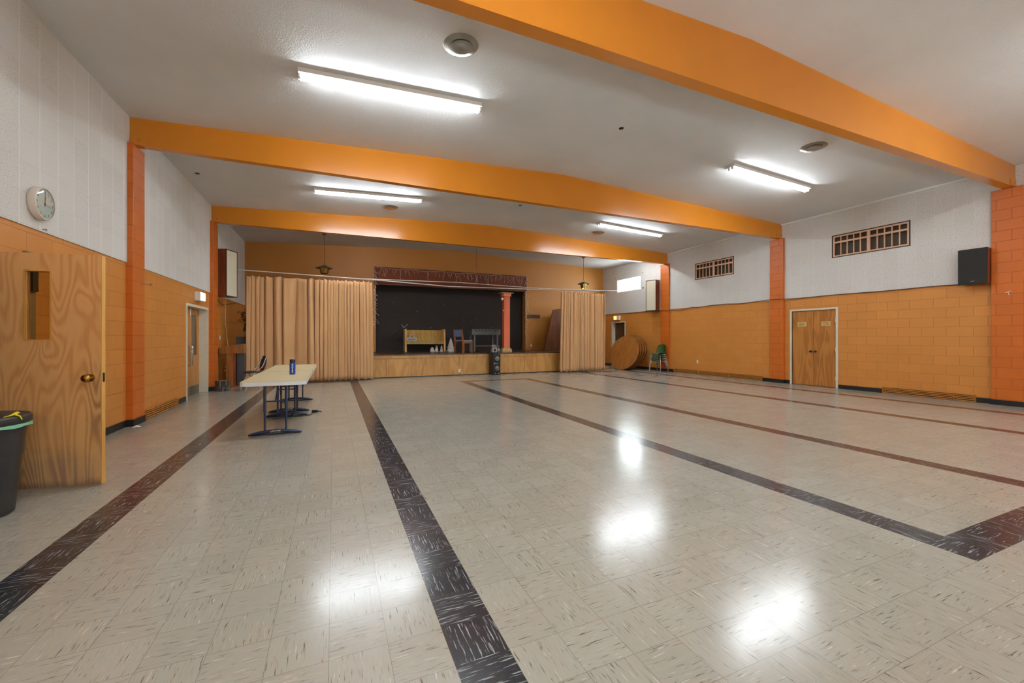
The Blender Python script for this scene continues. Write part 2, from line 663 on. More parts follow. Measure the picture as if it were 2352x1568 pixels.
def shell():
    f = MB().box(XL - .3, XR + .3, YF - .3, 18.3, -.12, 0).obj('floor', M_['floor'])
    tag(f, 'worn beige vinyl tile floor with dark lane stripes', 'floor', kind='structure')
    c = MB()
    pts = [(XL - .3, ZC - .3 * .042), (XRG, ZR), (XR + .3, ZC - .3 * .042), (XR + .3, ZR + .25), (XL - .3, ZR + .25)]
    c.prism(pts, YF - .3, YB + .02, 'y')
    tag(c.obj('ceiling', M_['ceil']), 'low-pitched white sprayed stucco ceiling', 'ceiling', kind='structure')
    # left wall
    wl = wall_x(XL, XL - .26, YF - .3, YB + .3, 0, 4.7, [(4.03, 4.97, 0, 2.04), (10.47, 11.99, 0, 1.985)]).obj('wall_left', M_['block'])
    tag(wl, 'ochre block wall with white acoustic tiles above, clock and exit side', 'wall', kind='structure')
    wr = wall_x(XR, XR + .26, YF - .3, YB + .3, 0, 4.7, [(6.45, 7.57, 0, 2.05), (14.86, 15.77, 0, 2.0), (13.79, 15.42, 3.33, 3.94), (4.95, 6.545, 3.365, 3.945), (9.40, 10.975, 3.365, 3.945)]).obj('wall_right', M_['block'])
    tag(wr, 'ochre block wall with white acoustic tiles above, double door side', 'wall', kind='structure')
    for w, x0, x1, m, segs in ((wl, XL, XL + .014, 'ac_left', [(YF, 3.30), (3.70, 7.767), (8.17, 12.17), (12.6, YB)]), (wr, XR - .014, XR, 'ac_right', [(YF, 3.287), (3.698, 7.767), (8.17, 12.17), (12.6, YB)])):
        for a, b in segs:
            mb = MB()
            ops = []
            if w is wr:
                ops = [o for o in ((13.79, 15.42, 3.33, 3.94), (4.95, 6.545, 3.365, 3.945), (9.40, 10.975, 3.365, 3.945)) if a < o[0] < b]
            xin, xo = (x1, x0) if w is wl else (x0, x1)
            mb = wall_x(xin, xo, a, b, ZW, 4.6, ops)
            mb.quad((x0, a, ZW), (x1, a, ZW), (x1, b, ZW), (x0, b, ZW))
            p = mb.obj('acoustic_panel', M_[m], w)
            lab(p, 'white perforated acoustic tiles')
        for a, b in ((3.287, 3.40), (3.553, 3.698), (7.767, 7.851), (7.981, 8.17), (12.17, 12.305), (12.435, 12.608)):
            lab(MB().box(x0, x1, a, b, ZB + .001, 4.6).obj('acoustic_panel', M_[m], w), 'white perforated acoustic tiles')
    # stage wall with proscenium opening
    wb = wall_y(YB, YB + .3, XL - .3, XR + .3, 0, 4.95, [(1.475, 7.77, ZS - .036, 3.36)]).obj('wall_back', M_['ochre'])
    tag(wb, 'ochre plaster wall around the stage opening', 'wall', kind='structure')
    # unseen front wall behind the camera: windows and glazed entrance added for daylight
    fo = [(-.8, .6, 1.5, 2.1), (2.6, 4.0, 1.5, 2.1), (5.85, 6.5, 0.05, 2.05), (9.2, 10.6, 1.5, 2.1)]
    wf = wall_y(YF, YF - .26, XL - .3, XR + .3, 0, 4.95, fo).obj('wall_front', M_['block'])
    tag(wf, 'ochre block wall with added daylight windows behind the viewer', 'wall', kind='structure')
    for i, (a, b, c, d) in enumerate(fo):
        w = thing('window_%d' % (i + 4), ('added white framed window in the front wall, counted from the left: number %s' % ('one', 'two', 'three, down to the floor', 'four')[i]), 'window', (0, 0, 0), kind='structure')
        mb = MB()
        mb.box(a, a + .05, YF - .16, YF - .1, c, d).box(b - .05, b, YF - .16, YF - .1, c, d).box(a, b, YF - .16, YF - .1, d - .05, d).box(a, b, YF - .16, YF - .1, c, c + .05)
        mb.box((a + b) / 2 - .03, (a + b) / 2 + .03, YF - .16, YF - .1, c, d)
        mb.obj('window_frame', M_['frame'], w)
        MB().box(a + .05, b - .05, YF - .135, YF - .129, c + .05, d - .05).obj('window_pane', M_['glass'], w)
        L = bpy.data.lights.new('daylight', 'AREA')
        L.shape = 'RECTANGLE'
        L.size, L.size_y = b - a, d - c
        L.cycles.is_portal = True
        lo = bpy.data.objects.new('daylight_portal', L)
        COL.objects.link(lo)
        lo.location = ((a + b) / 2, YF - .28, (c + d) / 2)
        lo.rotation_euler = (PI / 2, 0, 0)
        lo.rotation_euler = Vector((0, 1, 0)).to_track_quat('-Z', 'Y').to_euler()
    # stage house behind the opening
    bk = MB()
    bk.box(1.2, 8.1, 16.93, 17.0, ZS, 3.7)
    b = bk.obj('stage_backdrop', M_['backdrop'])
    tag(b, 'black cloth backdrop closing the stage opening', 'backdrop')
    ck = MB()
    # chalk tick
    for p, q in (((2.505, 1.845), (2.582, 1.703)), ((2.582, 1.703), (2.74, 1.85))):
        ck.tube([(p[0], 16.925, p[1]), (q[0], 16.925, q[1])], .006, 5)
    for k in range(14):
        ck.ball((R.uniform(1.9, 7.4), 16.926, R.uniform(1.5, 2.9)), R.uniform(.006, .013), 4)
    lab(ck.obj('chalk_mark', M_['wire'], b), 'white tick and specks')
    s = MB()
    s.quad((1.475, YB + .3, ZS), (1.475, 16.95, ZS), (1.475, 16.95, 3.6), (1.475, YB + .3, 3.6))
    s.quad((7.77, YB + .3, ZS), (7.77, 16.95, ZS), (7.77, 16.95, 3.6), (7.77, YB + .3, 3.6))
    s.quad((1.475, YB + .3, 3.36), (7.77, YB + .3, 3.36), (7.77, 16.95, 3.36), (1.475, 16.95, 3.36))
    tag(s.obj('trim_1', M_['backdrop']), 'black side returns inside the stage opening', 'trim', kind='structure')
    o = MB().box(XL - .3, XR + .3, 17.9, 18.0, 0, 5.2).obj('wall_stage', M_['ochre'])
    tag(o, 'outer wall behind the black backdrop', 'wall', kind='structure')
    # pillars
    n = 0
    names = {('l', 1): 'orange block pillar on the left wall between the open wooden door and the corridor door', ('l', 2): 'orange block pillar at the left wall beside the tall rosewood speaker',
             ('r', 0): 'orange block pillar at the right edge beside the black box speaker', ('r', 1): 'orange block pillar on the right wall beside the double door', ('r', 2): 'orange block pillar behind the stack of green chairs', ('l', 0): 'orange block pillar on the left wall nearest the entrance, beside the viewer'}
    for i, (a, b) in enumerate(((3.287, 3.698), (7.767, 8.17), (12.172, 12.608))):
        for side in 'lr':
            x0, x1 = (XL - .01, PL) if side == 'l' else (PR, XR + .01)
            p = MB().box(x0, x1, a, b, 0, ZB - .003).obj('pillar', M_['pillar'], bevel=.006)
            tag(p, names[(side, i)], 'pillar', kind='structure')
    for i, (a, b) in enumerate(((3.400, 3.553), (7.851, 7.981), (12.305, 12.435))):
        pts = [(XL - .02, ZB), (XR + .02, ZB), (XR + .02, ZC + .0), (XRG, ZR + .0), (XL - .02, ZC + .0)]
        p = MB().prism(pts, a, b, 'y').obj('beam', M_['beam'], bevel=.003)
        tag(p, ('nearest orange ceiling beam, crossing the top of the view', 'middle orange ceiling beam, spanning from the pillar by the open door', 'farthest orange ceiling beam, in front of the stage bay')[i], 'beam', kind='structure')
        for sx in (XL + .02, XR - .24):
            q = MB().box(sx, sx + .22, a - .012, a - .0005, ZB + .001, ZB + .13).lathe([(.018, 0), (.018, .012), (.01, .018)], 8, Matrix.Translation((sx + .11, a - .01, ZB + .075)) @ Matrix.Rotation(PI / 2, 4, 'X')).obj('bracket_plate', M_['beam'], p)
    # baseboards
    mb = MB()
    for a, b in ((YF, 3.287), (3.698, 4.0), (5.0, 7.767), (8.17, 8.31), (9.83, 10.42), (12.04, 12.172), (12.608, YB)):
        mb.box(XL, XL + .01, a, b, 0, .10)
    for a, b in ((3.287, 3.698), (7.767, 8.17), (12.172, 12.608)):
        mb.box(PL, PL + .01, a - .01, b + .01, 0, .10).box(XL, PL, a - .01, a, 0, .10).box(XL, PL, b, b + .01, 0, .10)
    tag(mb.obj('baseboard_left', M_['base']), 'black rubber baseboard along the left wall', 'baseboard', kind='structure')
    mb = MB()
    for a, b in ((YF, 3.287), (3.698, 3.92), (5.47, 6.40), (7.62, 7.767), (8.17, 8.44), (11.96, 12.172), (12.608, 14.8), (15.84, YB)):
        mb.box(XR - .01, XR, a, b, 0, .10)
    for a, b in ((3.287, 3.698), (7.767, 8.17), (12.172, 12.608)):
        mb.box(PR - .01, PR, a - .01, b + .01, 0, .10).box(PR, XR, a - .01, a, 0, .10).box(PR, XR, b, b + .01, 0, .10)
    tag(mb.obj('baseboard_right', M_['base']), 'black rubber baseboard along the right wall', 'baseboard', kind='structure')
    mb = MB()
    for a, b in ((3.56, 7.85), (7.99, 12.3)):
        mb.box(XR - .05, XR, a, b, ZC - .035, ZC + .02)
    tag(mb.obj('trim_2', M_['fixture']), 'thin white cornice strip along the top of the right wall', 'trim', kind='structure')


shell()


# ---------------------------------------------------------------- windows and doors
def grille_window(name, a, b, label):
    w = thing(name, label, 'window', (XR, a, 3.365), kind='structure')
    W, H = b - a, .58
    fr = MB()
    fr.box(-.017, .16, 0, .03, 0, H).box(-.017, .16, W - .03, W, 0, H).box(-.017, .16, .03, W - .03, 0, .022).box(-.017, .16, .03, W - .03, H - .022, H)
    lab(fr.obj('window_frame', M_['dkframe'], w), 'dark wooden outer frame')
    g = MB()
    X0, X1 = -.016, .02
    g.box(X0, X1, .03, W - .03, .025, .055).box(X0, X1, .03, W - .03, H - .06, H - .025)
    g.box(X0, X1, .03, .06, .05, H - .05).box(X0, X1, W - .06, W - .03, .05, H - .05)
    g.box(X0 - .004, X1, W / 2 - .03, W / 2 + .03, .0555, H - .0605).box(X0, X1, .0605, W / 2 - .0305, .365, .41).box(X0, X1, W / 2 + .0305, W - .0605, .365, .41)
    n = 5
    for h in (0, 1):
        y0 = .06 if h == 0 else W / 2 + .03
        L = W / 2 - .09
        for k in range(1, n):
            y = y0 + L * k / n
            g.box(X0 + .004, X1 - .002, y - .009, y + .009, .05, H - .05)
    lab(g.obj('grille', M_['grillpink'], w), 'salmon painted security grille')
    s = MB()
    for k in range(22):
        z = .04 + k * .0232
        s.box(.07, .10, .031, W - .031, z, z + .016, Matrix.Translation((0, 0, 0)))
    s.box(.11, .13, .031, W - .031, .023, H - .023)
    lab(s.obj('louvre', M_['louvre'], w), 'dark louvred blind behind the grille')
    return w


grille_window('window_2', 4.95, 6.545, 'barred dark window on the right wall between the double door pillar and the box speaker')
grille_window('window_3', 9.40, 10.975, 'barred dark window high on the right wall, the farther of the two')
w = thing('window_1', 'bright daylight window high on the right wall behind the last beam', 'window', (XR, 13.79, 3.33), kind='structure')
fr = MB().box(-.015, .262, 0, .05, 0, .61).box(-.015, .262, 1.58, 1.63, 0, .61).box(-.015, .262, .05, 1.58, 0, .045).box(-.015, .262, .05, 1.58, .57, .61).box(.03, .1, .74, .80, .04, .58)
fr.obj('window_frame', M_['fixture'], w)
MB().box(.06, .066, .05, 1.58, .045, .57).obj('window_pane', M_['glass'], w)
for y in (-.1, 1.72):
    MB().lathe([(.018, 0), (.018, .015), (.008, .02)], 10, Matrix.Translation((-.014, y, .70)) @ Matrix.Rotation(-PI / 2, 4, 'Y')).obj('screw_eye', M_['dkframe'], w)
L = bpy.data.lights.new('daylight', 'AREA')
L.shape = 'RECTANGLE'
L.size, L.size_y = 1.6, .6
L.cycles.is_portal = True
lo = bpy.data.objects.new('daylight_portal', L)
COL.objects.link(lo)
lo.location = (XR + .27, 14.605, 3.635)
lo.rotation_euler = Vector((-1, 0, 0)).to_track_quat('-Z', 'Y').to_euler()

# open foreground door: hinged on the left wall, free edge towards the room
ang = math.atan2(.108, -.599)       # leaf runs from free edge to hinge
d1 = thing('door_1', 'open wooden door with a narrow wired-glass window and brass knob', 'door', (-1.873, 4.80, 0), ang, kind='structure')
# local x: from free edge (0) to hinge (.93); local +y is the side facing the camera or away
lf = MB()
x0, x1, z0, z1, T = .372, .545, 1.285, 1.87, .022
lf.box(.006, x0, -T, T, .012, 2.027).box(x1, .93, -T, T, .012, 2.027).box(x0, x1, -T, T, .012, z0).box(x0, x1, -T, T, z1, 2.027)
lf.obj('door_leaf', M_['door'], d1)
lab(MB().box(0, .0075, -T, T, .014, 2.025).obj('edge_strip', M_['dooredge'], d1, bevel=.001), 'pale solid wood edge strip')
bd = MB()
for yy in (-T - .004, T - .012):
    bd.box(x0 - .012, x0, yy, yy + .016, z0 - .012, z1 + .012).box(x1, x1 + .012, yy, yy + .016, z0 - .012, z1 + .012).box(x0, x1, yy, yy + .016, z0 - .012, z0).box(x0, x1, yy, yy + .016, z1, z1 + .012)
bd.obj('glazing_bead', M_['dooredge'], d1)
lab(MB().box(x0, x1, -.003, .003, z0, z1).obj('window_pane', M_['wireglass'], d1), 'wired glass pane')
for s in (1, -1):
    kb = MB().lathe([(.032, 0), (.032, .006), (.013, .01), (.013, .03), (.028, .04), (.034, .055), (.030, .07), (.012, .078), (0, .079)], 24, Matrix.Translation((.082, s * T, .95)) @ Matrix.Rotation(-s * PI / 2, 4, 'X'))
    lab(kb.obj('door_knob', M_['brass'], d1), 'polished brass knob')
MB().box(-.0015, .001, -.012, .012, .91, .99).obj('latch_plate', M_['bronze'], d1)
for z in (.25, 1.0, 1.8):
    MB().tube([(.938, T + .004, z - .05), (.938, T + .004, z + .05)], .008, 8).obj('hinge', M_['brass'], d1)
fr1 = MB().box(XL - .2, XL + .012, 3.98, 4.03, 0, 2.09).box(XL - .2, XL + .012, 4.97, 5.02, 0, 2.09).box(XL - .2, XL + .012, 4.03, 4.97, 2.04, 2.09)
o = fr1.obj('trim_3', M_['frame'])
tag(o, 'cream frame of the doorway the open wooden door hangs in', 'door frame', kind='structure')
MB().box(XL - .26, XL - .25, 4.03, 4.97, 0, 2.04).obj('dark_backing', M_['dark'], o)  # flat dark sheet closing the recess, in place of the unlit hall
# board on the wall that shows through the pane
bw = thing('wall_board', 'narrow brown board on the left wall seen through the open door window', 'board', (XL, 5.585, 1.0))
MB().box(0, .03, 0, .135, 0, 1.15).obj('board', M_['greybrown'], bw)
MB().box(.03, .055, .04, .125, .76, .97).obj('meter_box', M_['black'], bw)

# corridor double door, left wall
d2 = thing('door_2', 'cream framed double door with tall glass panes on the left wall under the exit sign', 'door', (XL, 10.43, 0), kind='structure')
f2 = MB().box(-.18, .016, 0, .055, 0, 2.02).box(-.18, .016, 1.545, 1.60, 0, 2.02).box(-.18, .016, .055, 1.545, 1.965, 2.02)
f2.obj('door_frame', M_['frame'], d2, bevel=.003)
for y0, nm in ((.058, 0), (.802, 1)):
    W = .738
    X0, X1 = -.20, -.155
    lf = MB()
    ya, yb, za, zb = y0 + .17, y0 + .56, .90, 1.82
    lf.box(X0, X1, y0, ya, .01, 1.962).box(X0, X1, yb, y0 + W, .01, 1.962).box(X0, X1, ya, yb, .01, za).box(X0, X1, ya, yb, zb, 1.962)
    lf.obj('door_leaf', M_['door2'], d2)
    lab(MB().box(-.18, -.175, ya, yb, za, zb).obj('window_pane', M_['steel'], d2), 'frosted grey glass pane')
    lab(MB().box(X1 - .001, X1 + .003, y0 + .03, y0 + W - .03, .02, .21).obj('kick_plate', M_['steel'], d2), 'steel kick plate')
    yh = y0 + (W - .06 if nm == 0 else .06)
    hb = MB().tube([(X1, yh, .68), (X1 + .05, yh, .70), (X1 + .05, yh, 1.10), (X1, yh, 1.12)], .011, 8)
    lab(hb.obj('door_handle', M_['chrome'], d2), 'steel pull bar')
MB().box(-.24, -.23, 0, 1.6, 0, 2.0).obj('dark_backing', M_['dark'], d2)  # dark sheet standing in for the unlit space behind the leaves
MB().tube([(-.15, .87, 1.80), (-.15, .87, 1.94)], .012, 8).obj('door_bolt', M_['chrome'], d2)

# double door, right wall
d3 = thing('door_3', 'closed pair of brown wooden doors with brass plates on the right wall', 'door', (XR, 6.405, 0), kind='structure')
f3 = MB().box(-.018, .14, 0, .05, 0, 2.09).box(-.018, .14, 1.165, 1.215, 0, 2.09).box(-.018, .14, .05, 1.165, 2.045, 2.09)
f3.obj('door_frame', M_['frame'], d3, bevel=.003)
for k, (ya, yb) in enumerate(((.053, .605), (.611, 1.162))):
    lf = MB().box(.02, .06, ya, yb, .012, 2.042).obj('door_leaf', M_['ddoor'], d3)
    yc = .605 - .055 if k == 0 else .611 + .055
    kn = MB().lathe([(.027, 0), (.027, .005), (.011, .008), (.011, .03), (.024, .038), (.028, .052), (.02, .066), (0, .068)], 18, Matrix.Translation((.02, yc, .93)) @ Matrix.Rotation(-PI / 2, 4, 'Y'))
    lab(kn.obj('door_knob', M_['bronze'], lf), 'dark bronze knob')
    ym = (ya + yb) / 2 + (.02 if k else -.03)
    pl = MB().box(.012, .02, ym - .115, ym + .115, 1.61, 1.735).obj('sign_plate', M_['plate'], lf, bevel=.004)
    lab(pl, 'brass coloured notice plate')
    ln = MB()
    for q, (zz, ww) in enumerate(((1.705, .06), (1.672, .085), (1.64, .07))):
        y = ym - ww
        while y < ym + ww:
            l = R.uniform(.012, .03)
            ln.box(.0105, .012, y, min(y + l, ym + ww), zz - .006, zz + .006)
            y += l + .008
    lab(ln.obj('lettering', M_['ink'], pl), 'small rows of dark print')
    for z in (.25, 1.0, 1.75):
        yh = .05 if k == 0 else 1.165
        MB().tube([(-.02, yh, z - .05), (-.02, yh, z + .05)], .009, 8).obj('hinge', M_['frame'], d3)
MB().box(.10, .11, .05, 1.165, 0, 2.045).obj('dark_backing', M_['dark'], d3)  # dark sheet behind the pair, its colour standing in for shade

d4 = thing('door_4', 'dark brown door in a cream frame behind the round tables', 'door', (XR, 14.83, 0), kind='structure')
MB().box(-.012, .17, 0, .05, 0, 2.04).box(-.012, .17, .93, .98, 0, 2.04).box(-.012, .17, .05, .93, 1.99, 2.04).obj('door_frame', M_['frame'], d4, bevel=.003)
l4 = MB().box(.17, .21, .04, .94, .01, 2.0).obj('door_leaf', M_['dkdoor'], d4)
MB().ball((.13, .86, .95), .03, 8).obj('door_knob', M_['brass'], l4)
MB().box(.10, .17, .80, .93, 1.80, 1.86).obj('door_closer', M_['steel'], d4)


# ---------------------------------------------------------------- ceiling fittings
def fixture(loc_label, x0, y, first=None):
    x1 = x0 + 2.42
    xm = (x0 + x1) / 2
    zc = min(ceil_z(x0), ceil_z(x1), ceil_z(xm))
    tilt = math.atan2(ceil_z(x1) - ceil_z(x0), x1 - x0)
    if first is None:
        t = thing('ceiling_light', loc_label, 'ceiling light', (0, 0, 0), 0, 'fluorescent strip lights')
        MB().box(-1.21, 1.21, -.095, .095, -.058, -.001).obj('fixture_housing', M_['fixture'], t, bevel=.004)
        for s in (-1, 1):
            MB().tube([(-1.165, s * .032, -.080), (1.165, s * .032, -.080)], .019, 12).obj('fluorescent_tube', M_['tube'], t)
            for e in (-1, 1):
                MB().box(e * 1.195 - .012, e * 1.195 + .012, s * .034 - .022, s * .034 + .022, -.106, -.058).obj('lamp_holder', M_['fixture'], t, bevel=.003)
    else:
        t = dup(first, (0, 0, 0), None, loc_label)
    t.location = (xm, y, ceil_z(xm))
    t.rotation_euler = (0, -tilt, 0)
    return t


f0 = fixture('lit fluorescent strip light at upper left, nearest in view', -.415, 5.84)
fixture('lit fluorescent strip light at right, between the nearest and middle beams', 7.28, 5.84, f0)
fixture('lit fluorescent strip light at left, beyond the middle beam', -.41, 10.32, f0)
fixture('lit fluorescent strip light at right, beyond the middle beam', 7.29, 10.32, f0)
f4 = fixture('short lit fluorescent strip light mostly hidden behind the farthest beam near the bright window', 9.6, 13.08, f0)
f4.scale = (.5, 1, 1)
f5 = fixture('added short lit fluorescent strip light, unseen behind the farthest beam above the wide curtain', -.2, 12.98, f0)
f5.scale = (.5, 1, 1)  # extra lamp, put in to brighten the dim left end of the stage bay
fixture('lit fluorescent strip light above the viewer on the left, before the nearest beam', -.415, 1.35, f0)
fixture('lit fluorescent strip light on the right before the nearest beam, out of view', 7.28, 1.35, f0)


def diffuser(label, x, y, first=None):
    s = (ZR - ZC) / (XRG - XL) * (1 if x < XRG else -1)
    if first is None:
        t = thing('ceiling_vent', label, 'ceiling vent', (0, 0, 0), 0, 'round metal ceiling vents')
        MB().lathe([(.10, -.03), (.12, -.045), (.15, -.042), (.165, -.02), (.198, -.012), (.205, -.004), (.2, -.0005)], 40, caps=False).obj('outer_ring', M_['diff'], t)
        c = MB().lathe([(0, -.052), (.06, -.058), (.118, -.066), (.128, -.058), (.12, -.045), (.0, -.04)], 40).obj('centre_cone', M_['diff'], t)
        for k in range(4):
            a = k * PI / 2 + .6
            MB().ball((.14 * math.cos(a), .14 * math.sin(a), -.046), .008, 5).obj('screw', M_['chrome'], t)
    else:
        t = dup(first, (0, 0, 0), None, label)
    t.location = (x, y, ceil_z(x))
    t.scale = (1, 1, .5)
    t.rotation_euler = (0, -math.atan(s), 0)
    return t


v0 = diffuser('large round metal ceiling vent at top centre, nearest in view', 1.375, 4.69)
diffuser('round metal ceiling vent under the nearest beam on the right side', 7.925, 4.66, v0)
diffuser('round metal ceiling vent on the left beyond the middle beam', 1.367, 11.26, v0)
diffuser('round metal ceiling vent on the right beyond the middle beam', 7.926, 11.25, v0)
for (x, y), l in (((4.50, 5.714), 'small dark round ceiling cap near the ridge between the near beams'), ((-2.495, 10.04), 'small dark round ceiling cap at the left wall'), ((4.62, 10.125), 'small dark round ceiling cap under the middle beam')):
    o = MB().lathe([(.03, -.012), (.04, -.008), (.042, -.0005)], 20).obj('ceiling_button', M_['bronze'])
    o.location = (x, y, ceil_z(x))
    tag(o, l, 'ceiling cap', 'dark round ceiling caps')


def lantern(label, x, y, first=None):
    zc = ceil_z(x)
    if first is None:
        t = thing('pendant_lantern', label, 'pendant lamp', (0, 0, 0), 0, 'brass pendant lanterns')
        MB().lathe([(.06, -.03), (.075, -.012), (.075, 0)], 16).obj('ceiling_rose', M_['bronze'], t)
        MB().tube([(0, 0, 0), (0, 0, -.93)], .007, 6).obj('stem', M_['bronze'], t)
        MB().tube([(-.045, 0, -1.04), (0, 0, -.90), (.045, 0, -1.04)], .007, 6).obj('bail', M_['bronze'], t)
        MB().lathe([(.265, -1.125), (.262, -1.11), (.14, -1.06), (.05, -1.025), (.0, -1.02)], 6, smooth=False).obj('lamp_shade', M_['bronze'], t)
        b = MB().lathe([(.105, -1.285), (.145, -1.12), (.13, -1.10)], 8, smooth=False, caps=False).obj('lantern_body', M_['amber'], t)
        lab(b, 'shiny brass lantern body')
        f = MB()
        for k in range(8):
            a = 2 * PI * k / 8
            f.tube([(.147 * math.cos(a), .147 * math.sin(a), -1.11), (.107 * math.cos(a), .107 * math.sin(a), -1.285)], .006, 5)
        f.lathe([(.104, -1.295), (.112, -1.295), (.112, -1.28), (.104, -1.28)], 8, caps=False)
        f.obj('lantern_frame', M_['bronze'], b)
    else:
        t = dup(first, (0, 0, 0), None, label)
    t.location = (x, y, zc)
    return t


def bulb(t, m):
    MB().ball((0, 0, -1.25), .035, 6).obj('lamp_bulb', m, t)


l0 = lantern('brass pendant lantern on the left, above the wide curtain', -.275, 14.70)
lantern('brass pendant lantern on the right, above the narrow curtain', 9.60, 14.66, l0)
bulb(l0, M_['bulb'])
l1 = [o for o in bpy.data.objects if o.name == 'pendant_lantern.001'][0]
bulb(l1, emit('warm_bulb', '#ffd9a0', 45.))
o = MB().tube([(0, 0, 0), (0, 0, -.86)], .006, 6).obj('hanging_wire', M_['cable'])
o.location = (5.146, 15.437, ceil_z(5.146))
tag(o, 'thin dark wire hanging from the ceiling above the valance', 'wire')

# ---------------------------------------------------------------- clock
ck = thing('wall_clock', 'round cream wall clock high on the left wall, hands at noon', 'clock', (XL + .014, 5.765, 2.665))
ck.scale = (.76, .96, .96)
RY = Matrix.Rotation(PI / 2, 4, 'Y')
CR = .172
MB().lathe([(CR - .012, 0), (CR - .004, .008), (CR, .03), (CR, .088), (CR - .004, .096), (CR - .010, .097), (CR - .014, .092), (CR - .015, .082)], 48, RY, caps=False).obj('clock_case', M_['cream'], ck)
MB().lathe([(CR - .016, .076), (CR - .015, .080), (0, .0805)], 48, RY).obj('clock_face', M_['face'], ck)
# viewer looks along -x: right-hand side of the face is +y... face local: up = z, right = +y
for h in range(1, 13):
    a = 2 * PI * h / 12
    rr = .128
    T = Matrix(((0, 0, 1, .0815), (1, 0, 0, rr * math.sin(a)), (0, 1, 0, rr * math.cos(a)), (0, 0, 0, 1)))
    q = text_mb(str(h), .036, T)
    q.obj('numeral', M_['ink'], ck)
hd = MB()
for a, l, w_, x in ((.02, .118, .004, .0845), (.10, .085, .005, .083)):
    c, s = math.cos(a), math.sin(a)
    p = lambda u, v: (u * s + v * c, u * c - v * s)
    pts = [p(-.025, -w_), p(-.025, w_), p(l, w_ * .5), p(l, -w_ * .5)]
    hd.prism([pts[0], pts[3], pts[2], pts[1]], x, x + .0012, 'x')
hd.obj('clock_hands', M_['ink'], ck)
sh = MB()
for a, l in ((2 * PI * .29, .09),):
    sh.tube([(.087, -.03 * math.sin(a), -.03 * math.cos(a)), (.087, l * math.sin(a), l * math.cos(a))], .0012, 4)
sh.lathe([(.007, .081), (.007, .088), (0, .089)], 12, RY)
sh.obj('second_hand', M_['bronze'], ck)
MB().lathe([(CR - .013, .091), (.12, .099), (.06, .104), (0, .106)], 48, RY).obj('clock_glass', M_['glass'], ck)
o = MB().tube([(XL + .012, 5.85, 2.425), (XL + .03, 5.89, 2.433), (XL + .012, 5.93, 2.428)], .004, 6).obj('wall_hook', M_['steel'])
tag(o, 'small bent metal hook below the round clock', 'hook')
for y, l in ((7.99, 'small chrome rod holder on the pillar beyond the open door'), (12.5, 'small chrome rod holder on the pillar under the tall left speaker')):
    o = MB().tube([(PL - .01, y, 2.115), (PL + .12, y, 2.115)], .006, 8).lathe([(.006, 0), (.018, .012), (.018, .03)], 10, Matrix.Translation((PL + .115, y, 2.115)) @ RY).obj('rod_holder', M_['chrome'])
    tag(o, l, 'rod holder', 'chrome rod holders on pillars')
o = MB().tube([(PR + .005, 3.50, 2.17), (PR - .03, 3.50, 2.16), (PR - .03, 3.44, 2.19), (PR + .004, 3.44, 2.18)], .006, 6).tube([(PR - .02, 3.47, 2.18), (PR - .012, 3.46, 2.12)], .006, 6).obj('wall_hook', M_['white'])
tag(o, 'small white hook on the orange pillar at the right edge', 'hook')


# ---------------------------------------------------------------- exit signs, switch, outlets
s = thing('exit_sign', 'white box exit sign glowing above the corridor door on the left wall', 'exit sign', (XL, 11.0, 2.115), 0, 'exit signs')
MB().box(0, .11, 0, .36, 0, .195).obj('sign_housing', M_['white'], s, bevel=.006)
lab(MB().box(.11, .116, .012, .348, .012, .183).obj('sign_face', M_['signlit'], s), 'glowing white sign face')
s = thing('exit_sign', 'small exit sign with an amber glow above the dark door on the right', 'exit sign', (XR, 15.17, 2.105), 0, 'exit signs')
MB().box(-.11, 0, 0, .38, 0, .2).obj('sign_housing', M_['white'], s, bevel=.006)
lab(MB().box(-.116, -.11, .14, .34, .02, .18).obj('sign_face', M_['signwarm'], s), 'amber glowing sign face')


def plate(name, label, cat, loc, axis, holes, group=None):
    t = thing(name, label, cat, loc, 0, group)
    W, H, D = .07, .115, .007
    sx = 1 if axis == '+x' else -1
    if axis in ('+x', '-x'):
        MB().box(min(0, sx * D), max(0, sx * D), -W / 2, W / 2, -H / 2, H / 2).obj('cover_plate', M_['white'], t, bevel=.002)
        if holes == 'switch':
            MB().box(min(sx * D, sx * .02), max(sx * D, sx * .02), -.008, .008, -.018, .018).obj('toggle', M_['white'], t)
        else:
            for z in (-.022, .022):
                MB().box(min(sx * D, sx * .0085), max(sx * D, sx * .0085), -.016, .016, z - .014, z + .014).obj('socket', M_['frame'], t)
    else:
        MB().box(-W / 2, W / 2, -D, 0, -H / 2, H / 2).obj('cover_plate', M_['white'], t, bevel=.002)
        for z in (-.022, .022):
            MB().box(-.016, .016, -.0085, -D, z - .014, z + .014).obj('socket', M_['frame'], t)
    return t


plate('light_switch', 'white light switch plate beside the corner lectern', 'light switch', (XL, 13.184, 1.304), '+x', 'switch')
plate('wall_outlet', 'white outlet plate low on the right block wall above the heater', 'outlet', (XR, 10.87, .452), '-x', 'o', 'white outlets')
plate('wall_outlet', 'white outlet plate on the ochre stage wall by the leaning brown panel', 'outlet', (8.054, YB, .96), '-y', 'o', 'white outlets')
plate('wall_outlet', 'white outlet plate on the plywood stage front', 'outlet', (3.996, YS - .012, .16), '-y', 'o', 'white outlets')


